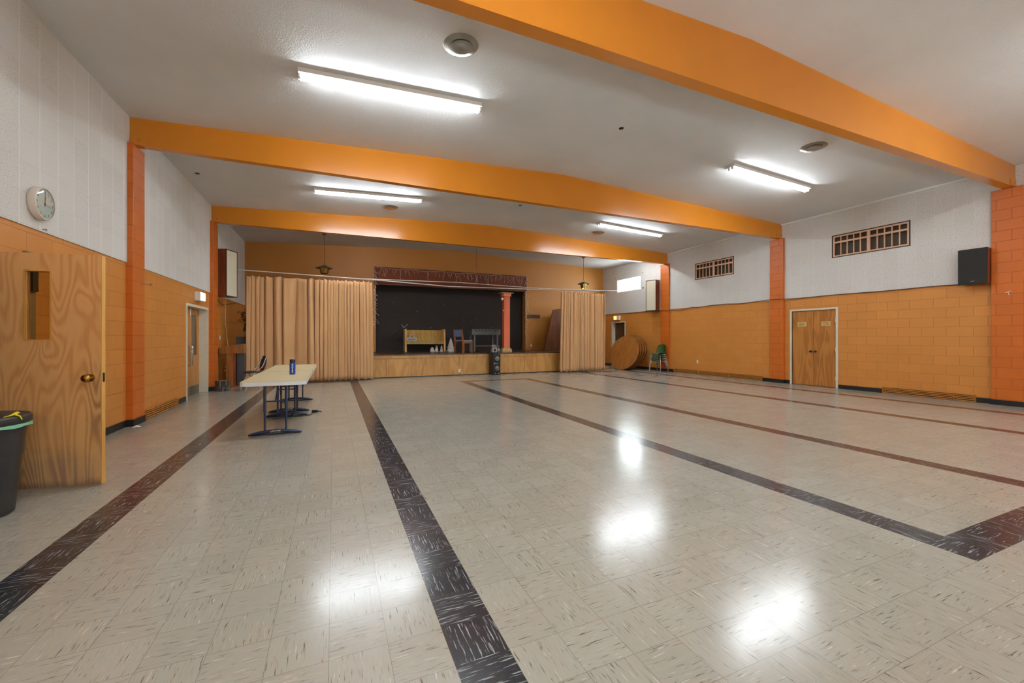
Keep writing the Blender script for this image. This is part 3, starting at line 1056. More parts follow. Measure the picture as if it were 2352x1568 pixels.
# ---------------------------------------------------------------- baseboard heaters
def heater(label, x, y0, y1, side):
    t = thing('baseboard_heater', label, 'heater', (x, y0, 0), 0, 'slatted baseboard heaters')
    L = y1 - y0
    s = 1 if side == 'l' else -1
    bx = lambda a, b, *r: MB().box(min(s * a, s * b), max(s * a, s * b), *r)
    bx(0, .02, .01, L - .01, .01, .14).obj('back_panel', M_['dark'], t)
    for z in (.008, .043, .076, .109, .138):
        bx(.018, .055, .004, L - .004, z, z + (.017 if z < .13 else .008)).obj('slat', M_['heater'], t, bevel=.002)
    for y in (0, L - .006):
        bx(0, .05, y, y + .006, .004, .148).obj('end_cap', M_['heater'], t)
    return t


heater('short slatted heater at the foot of the left wall, touching the pillar', XL, 8.32, 8.70, 'l')
heater('long slatted heater at the foot of the left wall beside the corridor door', XL, 8.71, 9.82, 'l')
heater('slatted heater low on the right wall, nearest the green chair stack', XR, 10.81, 11.95, 'r')
heater('slatted heater low on the right wall, middle of three between pillars', XR, 9.58, 10.80, 'r')
heater('slatted heater low on the right wall, just left of the pillar by the double door', XR, 8.45, 9.57, 'r')
heater('long slatted heater low on the right wall, right of the double door', XR, 4.26, 5.46, 'r')
heater('short slatted heater low on the right wall below the black box speaker', XR, 3.93, 4.25, 'r')

# ---------------------------------------------------------------- wall speakers
t = thing('wall_mounted_speaker', 'black box speaker mounted high on the right wall at the pillar', 'speaker', (XR - .014, 3.70, 2.37))
MB().box(-.185, 0, .005, .41, .0, .70).obj('cabinet', M_['redwood'], t, bevel=.004)
lab(MB().box(-.205, -.185, .0, .415, -.003, .703).obj('speaker_grille', M_['blackmat'], t, bevel=.006), 'black cloth grille')
lab(MB().box(-.2065, -.205, .18, .235, .055, .063).obj('badge', M_['silver'], t), 'small silver badge')
MB().box(-.15, 0, .10, .31, -.02, -.001).obj('shadow_plate', M_['redwood'], t)  # thin plate added under the cabinet, where only its shadow falls


def tall_speaker(label, x, y, rz):
    t = thing('tall_speaker', label, 'speaker', (x, y, 2.37), rz, 'tall wall speakers')
    # local: front face at y=0 looking to -y, width along x
    MB().box(-.225, .225, .02, .25, 0, 1.22).obj('cabinet', M_['redwood'], t, bevel=.003)
    f = MB().box(-.225, -.205, 0, .02, 0, 1.22).box(.205, .225, 0, .02, 0, 1.22).box(-.205, .205, 0, .02, 0, .025).box(-.205, .205, 0, .02, 1.195, 1.22)
    lab(f.obj('front_frame', M_['dkframe'], t), 'dark wooden front frame')
    lab(MB().box(-.205, .205, .006, .02, .025, 1.195).obj('speaker_grille', M_['grille'], t), 'cream cloth grille')
    return t


tall_speaker('tall rosewood speaker with cream grille high on the left wall', (-2.53 - 2.363) / 2, (12.65 + 13.07) / 2, math.atan2(.42, .17))
tall_speaker('tall dark framed speaker with cream grille high on the right wall', 11.58, 12.87, math.atan2(-.43, .12))


def cable(name, label, cat, pts, r, m, sub=6):
    P = [Vector(p) for p in pts]
    out = []
    for i in range(len(P) - 1):
        a, b, c, d = P[max(i - 1, 0)], P[i], P[i + 1], P[min(i + 2, len(P) - 1)]
        for k in range(sub):
            q = k / sub
            out.append(.5 * ((2 * b) + (c - a) * q + (2 * a - 5 * b + 4 * c - d) * q * q + (3 * b - a - 3 * c + d) * q ** 3))
    out.append(P[-1])
    o = MB().tube([tuple(p) for p in out], r, 6).obj(name, M_[m])
    return tag(o, label, cat)


X = XR - .026
cable('speaker_cable', 'thin dark cable sagging along the right wall panel edge past the middle pillars', 'cable', [(X, y, z) for y, z in ((16.2, 2.385), (15.2, 2.40), (14.6, 2.375), (13.8, 2.39), (13.2, 2.40))] + [(PR - .012, 12.66, 2.37), (PR - .01, 12.15, 2.35)] + [(X, y, z) for y, z in ((11.9, 2.33), (11.5, 2.35), (11.1, 2.40), (10.8, 2.385), (10.3, 2.41), (9.7, 2.415), (9.2, 2.39), (8.6, 2.41))] + [(PR - .01, 8.2, 2.42), (PR - .01, 7.74, 2.41)] + [(X, y, z) for y, z in ((7.4, 2.40), (6.4, 2.41), (5.4, 2.40), (4.6, 2.41), (4.13, 2.40))], .009, 'cable')
cable('speaker_cable', 'dark cable looping behind the tall left speaker', 'cable', [(XL + .026, 12.64, 2.40), (XL + .026, 13.0, 2.24), (XL + .02, 13.5, 2.20), (XL + .02, 14.2, 2.28), (XL + .026, 15.0, 2.36)], .008, 'cable')
cable('speaker_lead', 'tan cord dangling from the tall left speaker down to the lectern', 'cord', [(-2.62, 12.86, 2.37), (-2.60, 12.92, 2.15), (-2.615, 12.95, 1.8), (-2.59, 12.97, 1.4), (-2.565, 13.0, 1.08)], .009, 'tancord')


# ---------------------------------------------------------------- stage
def stage():
    t = thing('stage', 'plywood fronted stage platform with a dark wooden deck', 'stage', (0, 0, 0))
    x0, x1 = .9, 9.3
    MB().box(x0, x1, YS - .035, YB - .002, ZS - .035, ZS).box(1.48, 7.765, YB - .002, 16.92, ZS - .035, ZS).obj('stage_deck', M_['deck'], t, bevel=.004)
    MB().box(x0, x1, YS + .03, YS + .06, 0, ZS - .035).box(x0, x0 + .03, YS + .05, YB - .002, 0, ZS - .035).box(x1 - .03, x1, YS + .05, YB - .002, 0, ZS - .035).obj('stage_skirt_backing', M_['dark'], t)
    lab(MB().box(x0, x1, YS - .02, YS + .03, ZS - .125, ZS - .036).obj('fascia_board', M_['stagefront'], t), 'pale wooden fascia board')
    xs = [.9, 1.72, 2.86, 4.04, 5.0, 6.30, 7.44, 9.3]
    xs = [.9, 1.60, 2.78, 4.04, 5.02, 6.52, 7.72, 9.3]
    for a, b in zip(xs, xs[1:]):
        MB().box(a + .043, b - .043, YS, YS + .03, .03, ZS - .131).obj('front_panel', M_['stagefront'], t)
    for x in xs:
        MB().box(x - .038, x + .038, YS - .008, YS + .03, .03, ZS - .125).obj('batten', M_['stagefront'], t)
    lab(MB().box(x0, x1, YS - .006, YS + .03, 0, .03).obj('toe_strip', M_['base'], t), 'black toe strip')


stage()
# valance above the opening
v = MB()
P = []
for zi in range(5):
    row = []
    for k in range(121):
        x = 1.42 + (7.80 - 1.42) * k / 120
        z = 3.37 + .63 * zi / 4
        row.append((x, YB - .05 - .01 * math.sin(x * 9) * (1 - zi / 4), z))
    P.append(row)
v.grid(P)
vo = v.obj('valance', M_['valance'], solid=.02)
tag(vo, 'brown cloth valance across the top of the stage opening', 'valance')
MB().box(1.42, 7.80, YB - .06, YB - .002, 3.33, 3.37).obj('bottom_rail', M_['panelbrown'], vo)
MB().box(1.42, 7.80, YB - .04, YB - .002, 3.985, 4.01).obj('head_rail', M_['dkframe'], vo)


def icicles(label, mode):
    t = thing('string_lights', label, 'string lights', (0, 0, 0), 0, 'unlit icicle string lights')
    w, bulbs = MB(), []
    y = YB - .075
    if mode == 'top':
        top = []
        x = 1.44
        while x < 7.79:
            z = 3.955 + .02 * math.sin(x * 5.1) + .012 * math.sin(x * 13)
            top.append((x, y, z))
            x += .09
        w.tube(top, .004, 4)
        for p in top:
            dense = .62 if p[0] < 4.2 else .95
            if R.random() > dense:
                bulbs.append((p[0], y - .008, p[2] - .02))
                continue
            n = R.randint(1, 6 if p[0] > 3 else 5)
            q = [p]
            for k in range(n):
                l = q[-1]
                q.append((l[0] + R.uniform(-.05, .05), y - R.uniform(0, .012), l[2] - R.uniform(.05, .085)))
                bulbs.append(q[-1])
            w.tube(q, .0024, 4)
    else:
        x0 = 1.45 if mode == 'left' else 7.80
        z1, z0 = (3.9, 1.75) if mode == 'left' else (3.95, .95)
        q = []
        z = z1
        while z > z0:
            q.append((x0 + R.uniform(-.035, .035), y + R.uniform(-.01, .02), z))
            if R.random() < .8:
                a = q[-1]
                b = (a[0] + R.uniform(-.08, .1) * (1.2 if mode == 'right' else 1), y - R.uniform(0, .02), a[2] - R.uniform(.02, .1))
                w.tube([a, b], .0024, 4)
                if len(bulbs) < 96:
                    bulbs.append(b)
            z -= .035
        w.tube(q, .004, 4)
    lab(w.obj('light_wire', M_['wire'], t), 'white wire')
    bm = MB().ball((0, 0, 0), .0115, 4).mesh('bulb', M_['bulb'])
    bulbs.sort(key=lambda b: b[1])
    for b in bulbs[:100]:
        o = bpy.data.objects.new('bulb', bm)
        COL.objects.link(o)
        o.location = b
        o.parent = t
    if len(bulbs) > 100:
        r = MB()
        for b in bulbs[100:]:
            r.ball(b, .0115, 4)
        o = r.obj('small_bulbs', M_['bulb'], t)
        o['kind'] = 'stuff'


icicles('unlit white icicle lights hung across the brown valance', 'top')
icicles('unlit white string lights down the left edge of the stage opening', 'left')
icicles('unlit white string lights down the right edge of the stage opening', 'right')
o = MB().box(7.83, 8.49, YB - .015, YB, 2.17, 2.33)
g = o.obj('air_vent', M_['louvre'])
tag(g, 'long narrow brown air grille on the stage wall', 'air grille')
sl = MB()
for k in range(5):
    sl.box(7.86, 8.46, YB - .02, YB - .012, 2.185 + k * .028, 2.197 + k * .028)
sl.obj('slats', M_['dkframe'], g)
# leaning brown trapezoid panel
pl = MB().prism([(8.39, ZS + .002), (10.4, ZS + .002), (10.4, 2.77), (8.84, 2.53)], 15.9, 15.95, 'y').obj('leaning_panel', M_['panelbrown'])
tag(pl, 'dark brown slant-edged panel standing on the stage behind the narrow curtain', 'panel')

# coral column on the stage
t = thing('stage_column', 'coral painted square column standing near the stage edge', 'column', (6.07, 14.62, ZS), math.radians(0))
MB().box(-.20, .20, -.13, .13, 0, .10).box(-.17, .17, -.11, .11, .10, .155).obj('column_base', M_['stone'], t, bevel=.006)
MB().prism([(-.11, -.085), (-.03, -.11), (.11, -.11), (.125, -.085), (.125, .11), (-.11, .11)], .155, 2.12, 'z').obj('shaft', M_['coral'], t, bevel=.004)
MB().box(-.16, .16, -.14, .14, 2.12, 2.24).obj('capital', M_['coral'], t, bevel=.005)
lab(MB().box(-.235, .235, -.19, .19, 2.24, 2.262).obj('cap_plate', M_['stone'], t), 'thin wooden cap plate')
t2 = thing('clip_lamp', 'small white clip-on spotlight near the top of the coral column', 'spotlight', (6.07 - .13, 14.55, ZS + 1.98))
MB().lathe([(.02, 0), (.045, .05), (.05, .1)], 12, Matrix.Translation((-.08, 0, .0)) @ Matrix.Rotation(1.2, 4, 'X')).obj('lamp_head', M_['white'], t2)
MB().tube([(-.08, 0, 0), (-.05, 0, .06), (0.015, 0, .06)], .012, 6).obj('clamp', M_['steel'], t2)
o = MB().ball((6.07 - .13, 14.55, ZS + 1.58), .028, 6).obj('door_bell', M_['white'])
o.name = 'white_knob'
tag(o, 'small white knob on the left side of the coral column', 'knob')

# pew
t = thing('church_pew', 'short oak pew standing against the black backdrop', 'bench', (3.30, 16.45, ZS))
W = .76
for s in (-1, 1):
    e = MB().prism([(-.34, 0), (.10, 0), (.15, .88), (-.27, .88)], s * W - .035, s * W + .035, 'x').obj('pew_end', M_['oakend'], t, bevel=.006)
MB().box(-W + .03, W - .03, -.36, .06, .385, .425).obj('seat', M_['oak'], t, bevel=.006)
MB().add([(-W + .03, .045, .43), (W - .03, .045, .43), (W - .03, .115, .85), (-W + .03, .115, .85), (-W + .03, .075, .43), (W - .03, .075, .43), (W - .03, .14, .85), (-W + .03, .14, .85)], [(0, 1, 2, 3), (5, 4, 7, 6), (3, 2, 6, 7), (0, 4, 5, 1), (0, 3, 7, 4), (1, 5, 6, 2)]).obj('backrest', M_['oak'], t)
MB().box(-W + .03, W - .03, -.33, -.29, .30, .385).obj('seat_rail', M_['oak'], t)
t = thing('name_board', 'pale blue and white lettered board standing on the pew seat', 'sign', (2.80, 16.30, ZS + .425))
MB().box(-.19, .19, -.012, .012, 0, .125).obj('board', M_['snow'], t, bevel=.015)
MB().box(-.16, .16, -.016, -.011, .022, .10).obj('inset', M_['bluegrey'], t)
l = MB()
x = -.14
while x < .13:
    w_ = R.uniform(.018, .03)
    l.box(x, x + w_, -.0185, -.0155, .035, .088)
    x += w_ + .012
l.obj('lettering', M_['slate'], t)
t = thing('ring_ornament', 'small cream ring topped ornament on the pew seat behind the lettered board', 'ornament', (2.82, 16.40, ZS + .426))
MB().lathe([(.05, 0), (.06, .01), (.05, .13), (.045, .135)], 14).obj('pedestal', M_['tan'], t)
MB().tube([(.085 * math.cos(a) - .0, 0, .16 + .085 * math.sin(a)) for a in [k * PI / 8 for k in range(-1, 10)]], .017, 8).obj('ring', M_['snow'], t)
# small nativity-like white figures
grp = 'little white figures on the stage'


def figure(label, x, y, parts):
    t = thing('figurine', label, 'figurine', (x, y, ZS), 0, grp)
    for nm, prof, off, m in parts:
        MB().lathe(prof, 12, Matrix.Translation(off)).obj(nm, M_[m], t)


figure('low white lumpy figurine at the left of the group under the pew', 3.55, 16.1, [('body', [(.09, 0), (.1, .03), (.08, .10), (.04, .16), (0, .18)], (0, 0, 0), 'snow'), ('foot', [(.1, 0), (.08, .04), (0, .06)], (.03, -.05, 0), 'snow')])
figure('tan headed figurine in the middle of the group under the pew', 3.745, 16.18, [('body', [(.07, 0), (.06, .1), (.04, .16), (0, .17)], (0, 0, 0), 'snow'), ('head', [(0, .14), (.035, .16), (.045, .19), (.035, .225), (0, .24)], (0, 0, 0), 'tan')])
figure('upright thin white figurine at the right of the group under the pew', 3.92, 16.1, [('body', [(.06, 0), (.05, .05), (.03, .18), (.035, .20), (0, .24)], (0, 0, 0), 'snow'), ('base', [(.09, 0), (.09, .02), (0, .035)], (-.02, -.04, 0), 'snow')])
t = thing('cloth_tree', 'cone shaped white draped tree ornament right of the pew', 'ornament', (4.27, 16.0, ZS))
mb = MB()
P = []
for i in range(13):
    q = i / 12
    row = []
    for k in range(37):
        a = 2 * PI * k / 36
        r = .15 * (1 - q) ** .85 + .012
        r *= 1 + .13 * math.sin(5 * a + 14 * q) + .08 * math.sin(i * 2.1)
        row.append((r * math.cos(a), r * math.sin(a), .52 * q))
    P.append(row)
mb.grid(P)
mb.obj('drape', M_['snow'], t)
MB().ball((0, 0, .525), .02, 6).obj('tip', M_['snow'], t)

# upholstered stage chair, facing right
t = thing('upholstered_chair', 'wooden chair with blue upholstered back on the stage beside the table game', 'chair', (4.33, 14.49, ZS), math.radians(20))
for x, y in ((-.2, -.24), (-.2, .24), (.2, -.24), (.2, .24)):
    if x < 0:
        MB().prism([(x - .02, 0), (x + .03, 0), (x + .03, .45), (x - .02, .84), (x - .06, .84), (x - .03, .45)], y - .02, y + .02, 'y').obj('leg', M_['red'], t, bevel=.004)
    else:
        MB().box(x - .025, x + .025, y - .022, y + .022, 0, .41).obj('leg', M_['red'], t, bevel=.004)
MB().box(-.2, .22, -.25, -.215, .34, .41).box(-.2, .22, .215, .25, .34, .41).box(.19, .225, -.24, .24, .34, .41).obj('seat_rail', M_['red'], t, bevel=.003)
MB().box(-.19, .24, -.255, .255, .41, .46).obj('seat', M_['greyfab'], t, bevel=.018, seg=3)
MB().box(-.25, -.19, -.225, .225, .58, .83).obj('backrest', M_['bluefab'], t, bevel=.015, seg=3)

# foosball table
t = thing('foosball_table', 'dark grey foosball table on the stage behind the chair', 'game table', (5.56, 15.75, ZS))
MB().box(-.60, .60, -.33, .33, .66, .88).obj('cabinet', M_['grey'], t, bevel=.006)
MB().box(-.56, .56, -.29, .29, .80, .885).obj('playfield', M_['slate'], t)
for x, y in ((-.48, -.27), (.48, -.27), (-.48, .27), (.48, .27)):
    MB().box(x - .035, x + .035, y - .035, y + .035, 0, .66).obj('leg', M_['grey'], t, bevel=.004)
MB().box(-.48, .48, -.25, -.22, .20, .24).obj('stretcher', M_['grey'], t)
for k in range(8):
    x = -.46 + k * .13
    MB().tube([(x, -.42, .83), (x, .42, .83)], .009, 6).obj('rod', M_['steel'], t)
    MB().tube([(x, -.40, .83), (x, -.50, .83)], .017, 8).obj('rod_handle', M_['black'], t)

# tower speaker in front of the stage with gadgets on top
a = math.radians(8)
t = thing('tower_speaker', 'black floor speaker with two grey woofers standing against the stage front', 'speaker', (5.243, 13.47, 0), a)
MB().box(-.15, .15, 0, .29, 0, .79).obj('cabinet', M_['black'], t, bevel=.012, seg=3)
RXm = Matrix.Rotation(PI / 2, 4, 'X')
for z in (.235, .575):
    w_ = MB().lathe([(.105, 0), (.112, .004), (.105, .01), (.095, .008), (.085, .002), (.05, -.004)], 28, Matrix.Translation((.02, -.001, z)) @ RXm).obj('woofer', M_['black'], t)
    MB().lathe([(.092, .001), (.06, .002), (.04, .02), (.02, .032), (0, .035)], 24, Matrix.Translation((.02, -.001, z)) @ RXm).obj('woofer_cone', M_['cone'], w_)
q = MB()
x = -.072
for w_, h_ in ((.014, .042), (.007, .042), (.013, .028), (.015, .026), (.013, .030), (.016, .026), (.013, .036)):
    q.box(x, x + w_, -.003, 0, .388, .388 + h_)
    x += w_ + .008
lab(MB().box(-.12, -.085, -.003, 0, .375, .435).add(q.v, q.f).obj('lettering', M_['silver'], t), 'silver mark and worn lettering')
h = MB()
MB().box(-.157, -.15, .095, .105, .595, .69).box(-.157, -.15, .185, .195, .595, .69).box(-.157, -.15, .095, .195, .685, .695).box(-.157, -.15, .095, .195, .595, .605).obj('side_handle', M_['grey'], t)
for x in (-.06, .05, .1):
    MB().ball((x, -.004, .055), .017, 5).obj('control_knob', M_['silver'], t)
    MB().ball((x + .02, -.004, .735), .016, 5).obj('control_knob', M_['silver'], t)
g = 'silver gadgets on the black floor speaker'


def at_top(x, y):
    return (5.243 + x * math.cos(a) - y * math.sin(a), 13.47 + x * math.sin(a) + y * math.cos(a), .79)


t = thing('silver_radio', 'square silver gadget with dark screen at the left on the floor speaker', 'gadget', at_top(-.05, .10), a, g)
MB().box(-.095, .085, -.07, .07, 0, .16).obj('case', M_['silver'], t, bevel=.012)
MB().box(-.05, .035, -.074, -.069, .035, .12).obj('screen', M_['black'], t)
t = thing('party_light', 'round domed silver gadget balanced on top of the square one', 'gadget', at_top(-.06, .10)[:2] + (.95,), a, g)
MB().lathe([(.06, 0), (.10, .03), (.10, .06), (.07, .095), (0, .11)], 20).obj('dome', M_['silver'], t)
MB().lathe([(.05, 0), (.055, .008), (0, .012)], 16, Matrix.Translation((0, -.095, .04)) @ RXm).obj('lens', M_['cone'], t)
t = thing('silver_radio', 'small dark and silver gadget at the right on the floor speaker', 'gadget', at_top(.095, .10), a, g)
MB().box(-.05, .045, -.06, .06, 0, .15).obj('case', M_['grey'], t, bevel=.01)
MB().lathe([(.035, 0), (.04, .01), (.02, .012), (0, .006)], 16, Matrix.Translation((0, -.06, .09)) @ RXm).obj('dial', M_['silver'], t)
MB().tube([(.04, 0, .14), (.055, 0, .21), (.03, 0, .24)], .008, 6).obj('handle', M_['silver'], t)


# ---------------------------------------------------------------- curtains
def curtain(label, xa, xb, y, folds, hooks, flare, seed, zt, zh):
    rr = random.Random(seed)
    t = thing('stage_curtain', label, 'curtain', (0, 0, 0), 0, 'tan stage curtains')
    n, m = 520, 22
    # fold profile along the width
    wts = folds
    P = []
    ph = []
    acc = 0
    for k in range(n + 1):
        u = k / n
        acc += wts(u)
        ph.append(acc)
    ph = [p / acc for p in ph]
    total = sum(wts(k / n) for k in range(n)) / n
    jit = [(rr.uniform(.5, 1.5), rr.uniform(0, 6.28)) for _ in range(7)]
    for i in range(m + 1):
        v = i / m                       # 0 hem, 1 head
        row = []
        for k in range(n + 1):
            u = k / n
            p = ph[k] * total * 2 * PI
            loc = wts(u)
            amp = (.085 / (1 + .014 * loc)) * (.55 + .45 * v if v < .9 else 1 - 3.2 * (v - .9)) * (1 + .25 * math.sin(u * 21 + seed))
            pp = p + .5 * math.sin(p * .31 + 2.6 * v) + .6 * math.sin(p * .43 + seed) + .35 * math.sin(p * .21 + 1.3 * v)
            d = .9 - 1.9 * abs(math.sin(pp * .5)) ** .75 + .14 * math.sin(1.7 * p + 1.7 + .9 * v)
            d += .45 * math.sin(p * .37 + 2 * v + seed) * (1 - v)
            x = xa + (xb - xa) * u + flare(u, v) + .018 * math.cos(p * 1.0 + 1.1)
            yy = y + amp * d
            hp = ph[k] * hooks
            sag = .045 * math.sin(PI * (hp % 1.0)) ** .8 if v > .85 else 0
            z = zh + (zt - zh) * v - sag * (v - .85) / .15 - (.012 * math.sin(p * .5) if v < .05 else 0)
            row.append((x, yy, z))
        P.append(row)
    MB().grid(P).obj('curtain_cloth', M_['curtain'], t, solid=.004)
    for h in range(hooks + 1):
        q = h / hooks
        k = min(range(n + 1), key=lambda j: abs(ph[j] - q))
        x, yy, z = P[m][k]
        MB().tube([(x, yy, z - .02), (x, y - .01, z + .03), (x, y + .012, z + .075), (x, y - .012, z + .08)], .004, 5).obj('curtain_hook', M_['steel'], t)
    return t


YC = 13.36
curtain('wide tan stage curtain on the left, behind the folding tables', -2.20, 1.10, YC, lambda u: 15 + (0 if u < .48 else 26 * min(1, (u - .48) / .2)) + 5 * math.sin(u * 11 + 1) + (12 if u < .12 else 0), 19, lambda u, v: (.05 * (1 - v) * u ** 6 - .02 * (1 - u) ** 4 * (1 - v)), 3, 3.035, .045)
curtain('narrow tan stage curtain gathered on the right beside the round tables', 7.78, 9.74, YC + .02, lambda u: 15 + 22 * math.exp(-((u - .33) / .12) ** 2) + 6 * math.sin(u * 16), 14, lambda u, v: -.06 * (1 - v) * (1 - u) ** 5, 11, 3.035, .045)
rod = MB().tube([(XL, YC, 3.165), (-2.40, YC, 3.165), (1.1, YC, 3.085), (3.52, YC, 2.998), (6.35, YC, 3.045), (9.5, YC, 3.118)], .014, 8)
o = rod.obj('curtain_rail', M_['wire'])
tag(o, 'lower thin white curtain rail sagging across the stage front', 'curtain rail')
o = MB().tube([(.88, YC - .05, 3.092), (3.80, YC - .05, 3.14), (6.9, YC - .05, 3.088), (10.12, YC - .05, 3.145), (XR - .02, 13.66, 3.39)], .011, 8).obj('curtain_rail', M_['wire'])
tag(o, 'upper thin white curtain wire anchored by the bright window', 'curtain rail')
t = thing('wire_anchor', 'small dark eye hook below the bright window holding the curtain wire', 'hook', (XR - .014, 13.66, 3.39))
MB().lathe([(.03, 0), (.03, .01), (.012, .015)], 12, Matrix.Rotation(-PI / 2, 4, 'Y')).obj('hook_plate', M_['bronze'], t)
MB().tube([(-.015, 0, 0), (-.05, 0, .02), (-.06, 0, -.02), (-.03, 0, -.04)], .008, 6).obj('hook_ring', M_['bronze'], t)


# ---------------------------------------------------------------- left corner: lectern and clutter
t = thing('lectern', 'walnut lectern with sloping top in the left corner beside the curtain', 'lectern', (-2.47, 12.92, 0))
MB().prism([(-.275, .888), (.275, .888), (.275, 1.14), (.23, 1.14), (-.275, 1.036)], 0, .30, 'y').obj('reading_desk', M_['lect'], t, bevel=.005)
MB().box(-.125, .03, .02, .28, .03, .888).obj('pedestal', M_['lect'], t, bevel=.004)
MB().box(.03, .09, .03, .28, .03, .888).obj('pedestal_side', M_['redwood'], t)
lab(MB().box(.11, .27, .06, .28, .03, .888).obj('cloth_panel', M_['slate'], t), 'slate grey cloth panel')
MB().box(-.13, .27, -.08, .30, 0, .03).obj('lectern_base', M_['lect'], t, bevel=.004)
t = thing('equipment_case', 'dark grey case standing behind the lectern top', 'case', (-2.33, 13.55, 0))
MB().box(-.16, .16, 0, .3, 0, 1.33).obj('cabinet', M_['slate'], t, bevel=.006)
MB().box(-.15, .15, -.006, 0, 1.08, 1.32).obj('front_panel', M_['slate'], t)
t = thing('cardboard_box', 'small tan carton on top of the dark grey case', 'box', (-2.28, 13.62, 1.33))
MB().box(-.10, .12, 0, .18, 0, .15).obj('carton', M_['kraft'], t, bevel=.003)
MB().box(.04, .09, -.004, 0, .0, .08).obj('cut_out', M_['dark'], t)
t = thing('flower_arrangement', 'dried brown and gold flower arrangement on the tan carton', 'flowers', (-2.28, 13.71, 1.48))
MB().lathe([(.05, 0), (.07, .04), (.06, .11), (.04, .14), (.05, .16)], 16).obj('vase', M_['slate'], t)
rr = random.Random(5)
st = MB()
bl = []
for k in range(34):
    a_ = rr.uniform(0, 6.28)
    r = rr.uniform(.02, .22)
    tip = (r * math.cos(a_) - .02, r * math.sin(a_) * .7, .24 + rr.uniform(.0, .36) + (.22 - r) * .2)
    st.tube([(0, 0, .13), (tip[0] * .4, tip[1] * .4, tip[2] * .62), tip], .0035, 4)
    bl.append(tip)
st.obj('stem', M_['dried2'], t)
for j, tip in enumerate(bl):
    b = MB()
    for k in range(9):
        dr = Vector((rr.uniform(-1, 1), rr.uniform(-1, 1), rr.uniform(-.4, 1))).normalized()
        sd = dr.orthogonal().normalized() * .02
        c = Vector(tip)
        e = c + dr * rr.uniform(.04, .075)
        mid = (c + e) / 2
        b.add([tuple(c), tuple(mid + sd), tuple(e), tuple(mid - sd)], [(0, 1, 2, 3)])
    b.ball(tip, .018, 4)
    b.obj('bloom', M_['dried' if j % 5 < 3 else 'dried2'], t)
t = thing('tree_stump', 'short bark covered log stump standing on the floor by the lectern', 'stump', (-2.49, 12.09, 0))
mb = MB()
P = []
for i in range(7):
    row = []
    for k in range(49):
        a_ = 2 * PI * k / 48
        r = .145 + .008 * math.sin(7 * a_ + i * .6) + .006 * math.sin(17 * a_ - i)
        row.append((r * math.cos(a_), r * math.sin(a_), .255 * i / 6))
    P.append(row)
mb.grid(P)
mb.obj('bark', M_['bark'], t)
MB().lathe([(.14, .25), (.139, .256), (0, .257)], 32).obj('cut_top', M_['rings'], t)
o = MB().tube([(-2.585, 12.99, .62), (-2.60, 12.98, .55), (-2.59, 12.98, .45), (-2.64, 12.98, .43)], .012, 6).obj('wall_plug', M_['white'])
tag(o, 'short white plug cord hanging beside the lectern pedestal', 'cord')


# ---------------------------------------------------------------- folding tables, chair, bottle
def rrect(x0, x1, y0, y1, r, n=6):
    pts = []
    for cx, cy, a0 in ((x1 - r, y0 + r, -PI / 2), (x1 - r, y1 - r, 0), (x0 + r, y1 - r, PI / 2), (x0 + r, y0 + r, PI)):
        for k in range(n + 1):
            a_ = a0 + PI / 2 * k / n
            pts.append((cx + r * math.cos(a_), cy + r * math.sin(a_)))
    return pts


def folding_table(label, y, first=None):
    if first:
        return dup(first, (-.715, y, 0), 0, label)
    t = thing('folding_table', label, 'table', (-.715, y, 0), 0, 'white folding tables end to end')
    L, W, H = 1.83, .76, .735
    tp = MB().prism(rrect(-W / 2, W / 2, 0, L, .055), H - .006, H, 'z').obj('tabletop', M_['tabletop'], t)
    lab(tp, 'cream moulded top surface')
    MB().prism(rrect(-W / 2, W / 2, 0, L, .055), H - .056, H - .006, 'z', smooth=True).obj('tabletop_edge', M_['tableedge'], t, bevel=.004)
    for e, yy in ((0, .22), (1, L - .22)):
        for x in (-.125, .125):
            lg = MB().tube([(x, yy, .045), (x, yy, .31)], .0145, 10).tube([(x, yy, .31), (x, yy, H - .05)], .0185, 10)
            lg.obj('leg', M_['navy'], t)
        ft = []
        for k in range(13):
            q = -1 + 2 * k / 12
            ft.append((q * .315, yy, .016 + .036 * (1 - q * q)))
        f = MB().tube(ft, [.012 + .010 * (1 - (-1 + 2 * k / 12) ** 4) for k in range(13)], 10)
        fo = f.obj('foot', M_['navy'], t)
        MB().tube([(-.29, yy + .02, .010), (.29, yy + .02, .010)], .010, 8).obj('foot_bar', M_['navy'], t)
        if e == 0:
            q = text_mb('LIFETIME', .032, Matrix.Translation((0, yy - .0225, .052)) @ RXm)
            lab(q.obj('lettering', M_['wire'], fo), 'small white lettering')
        s = 1 if e == 0 else -1
        MB().tube([(-.125, yy, .45), (.125, yy, .45)], .010, 8).tube([(0, yy, .45), (0, yy + s * .34, H - .06)], .009, 8).obj('brace', M_['navy'], t)
        MB().tube([(-.28, yy, H - .055), (.28, yy, H - .055)], .014, 8).obj('top_bar', M_['navy'], t)
    MB().box(-W / 2 + .03, -W / 2 + .05, .05, L - .05, H - .075, H - .048).box(W / 2 - .05, W / 2 - .03, .05, L - .05, H - .075, H - .048).obj('side_rail', M_['navy'], t)
    return t


ft0 = folding_table('white folding table nearest the viewer, with the blue bottle on it', 6.13)
folding_table('white folding table standing end to end behind the nearer one', 7.98, ft0)
t = thing('water_bottle', 'blue metal water bottle with black lid on the nearer folding table', 'bottle', (-.585, 7.22, .735))
MB().lathe([(.036, 0), (.041, .006), (.042, .16), (.039, .178), (.034, .185)], 24).obj('bottle_body', M_['bottle'], t)
MB().lathe([(.037, .183), (.039, .186), (.039, .226), (.034, .234), (.0, .236)], 24).obj('lid', M_['black'], t)
dr = Vector((-.585, 7.22, 0)).normalized()
TM = Matrix(((dr.y, 0, -dr.x, -dr.x * .0425), (-dr.x, 0, -dr.y, -dr.y * .0425), (0, 1, 0, .10), (0, 0, 0, 1)))
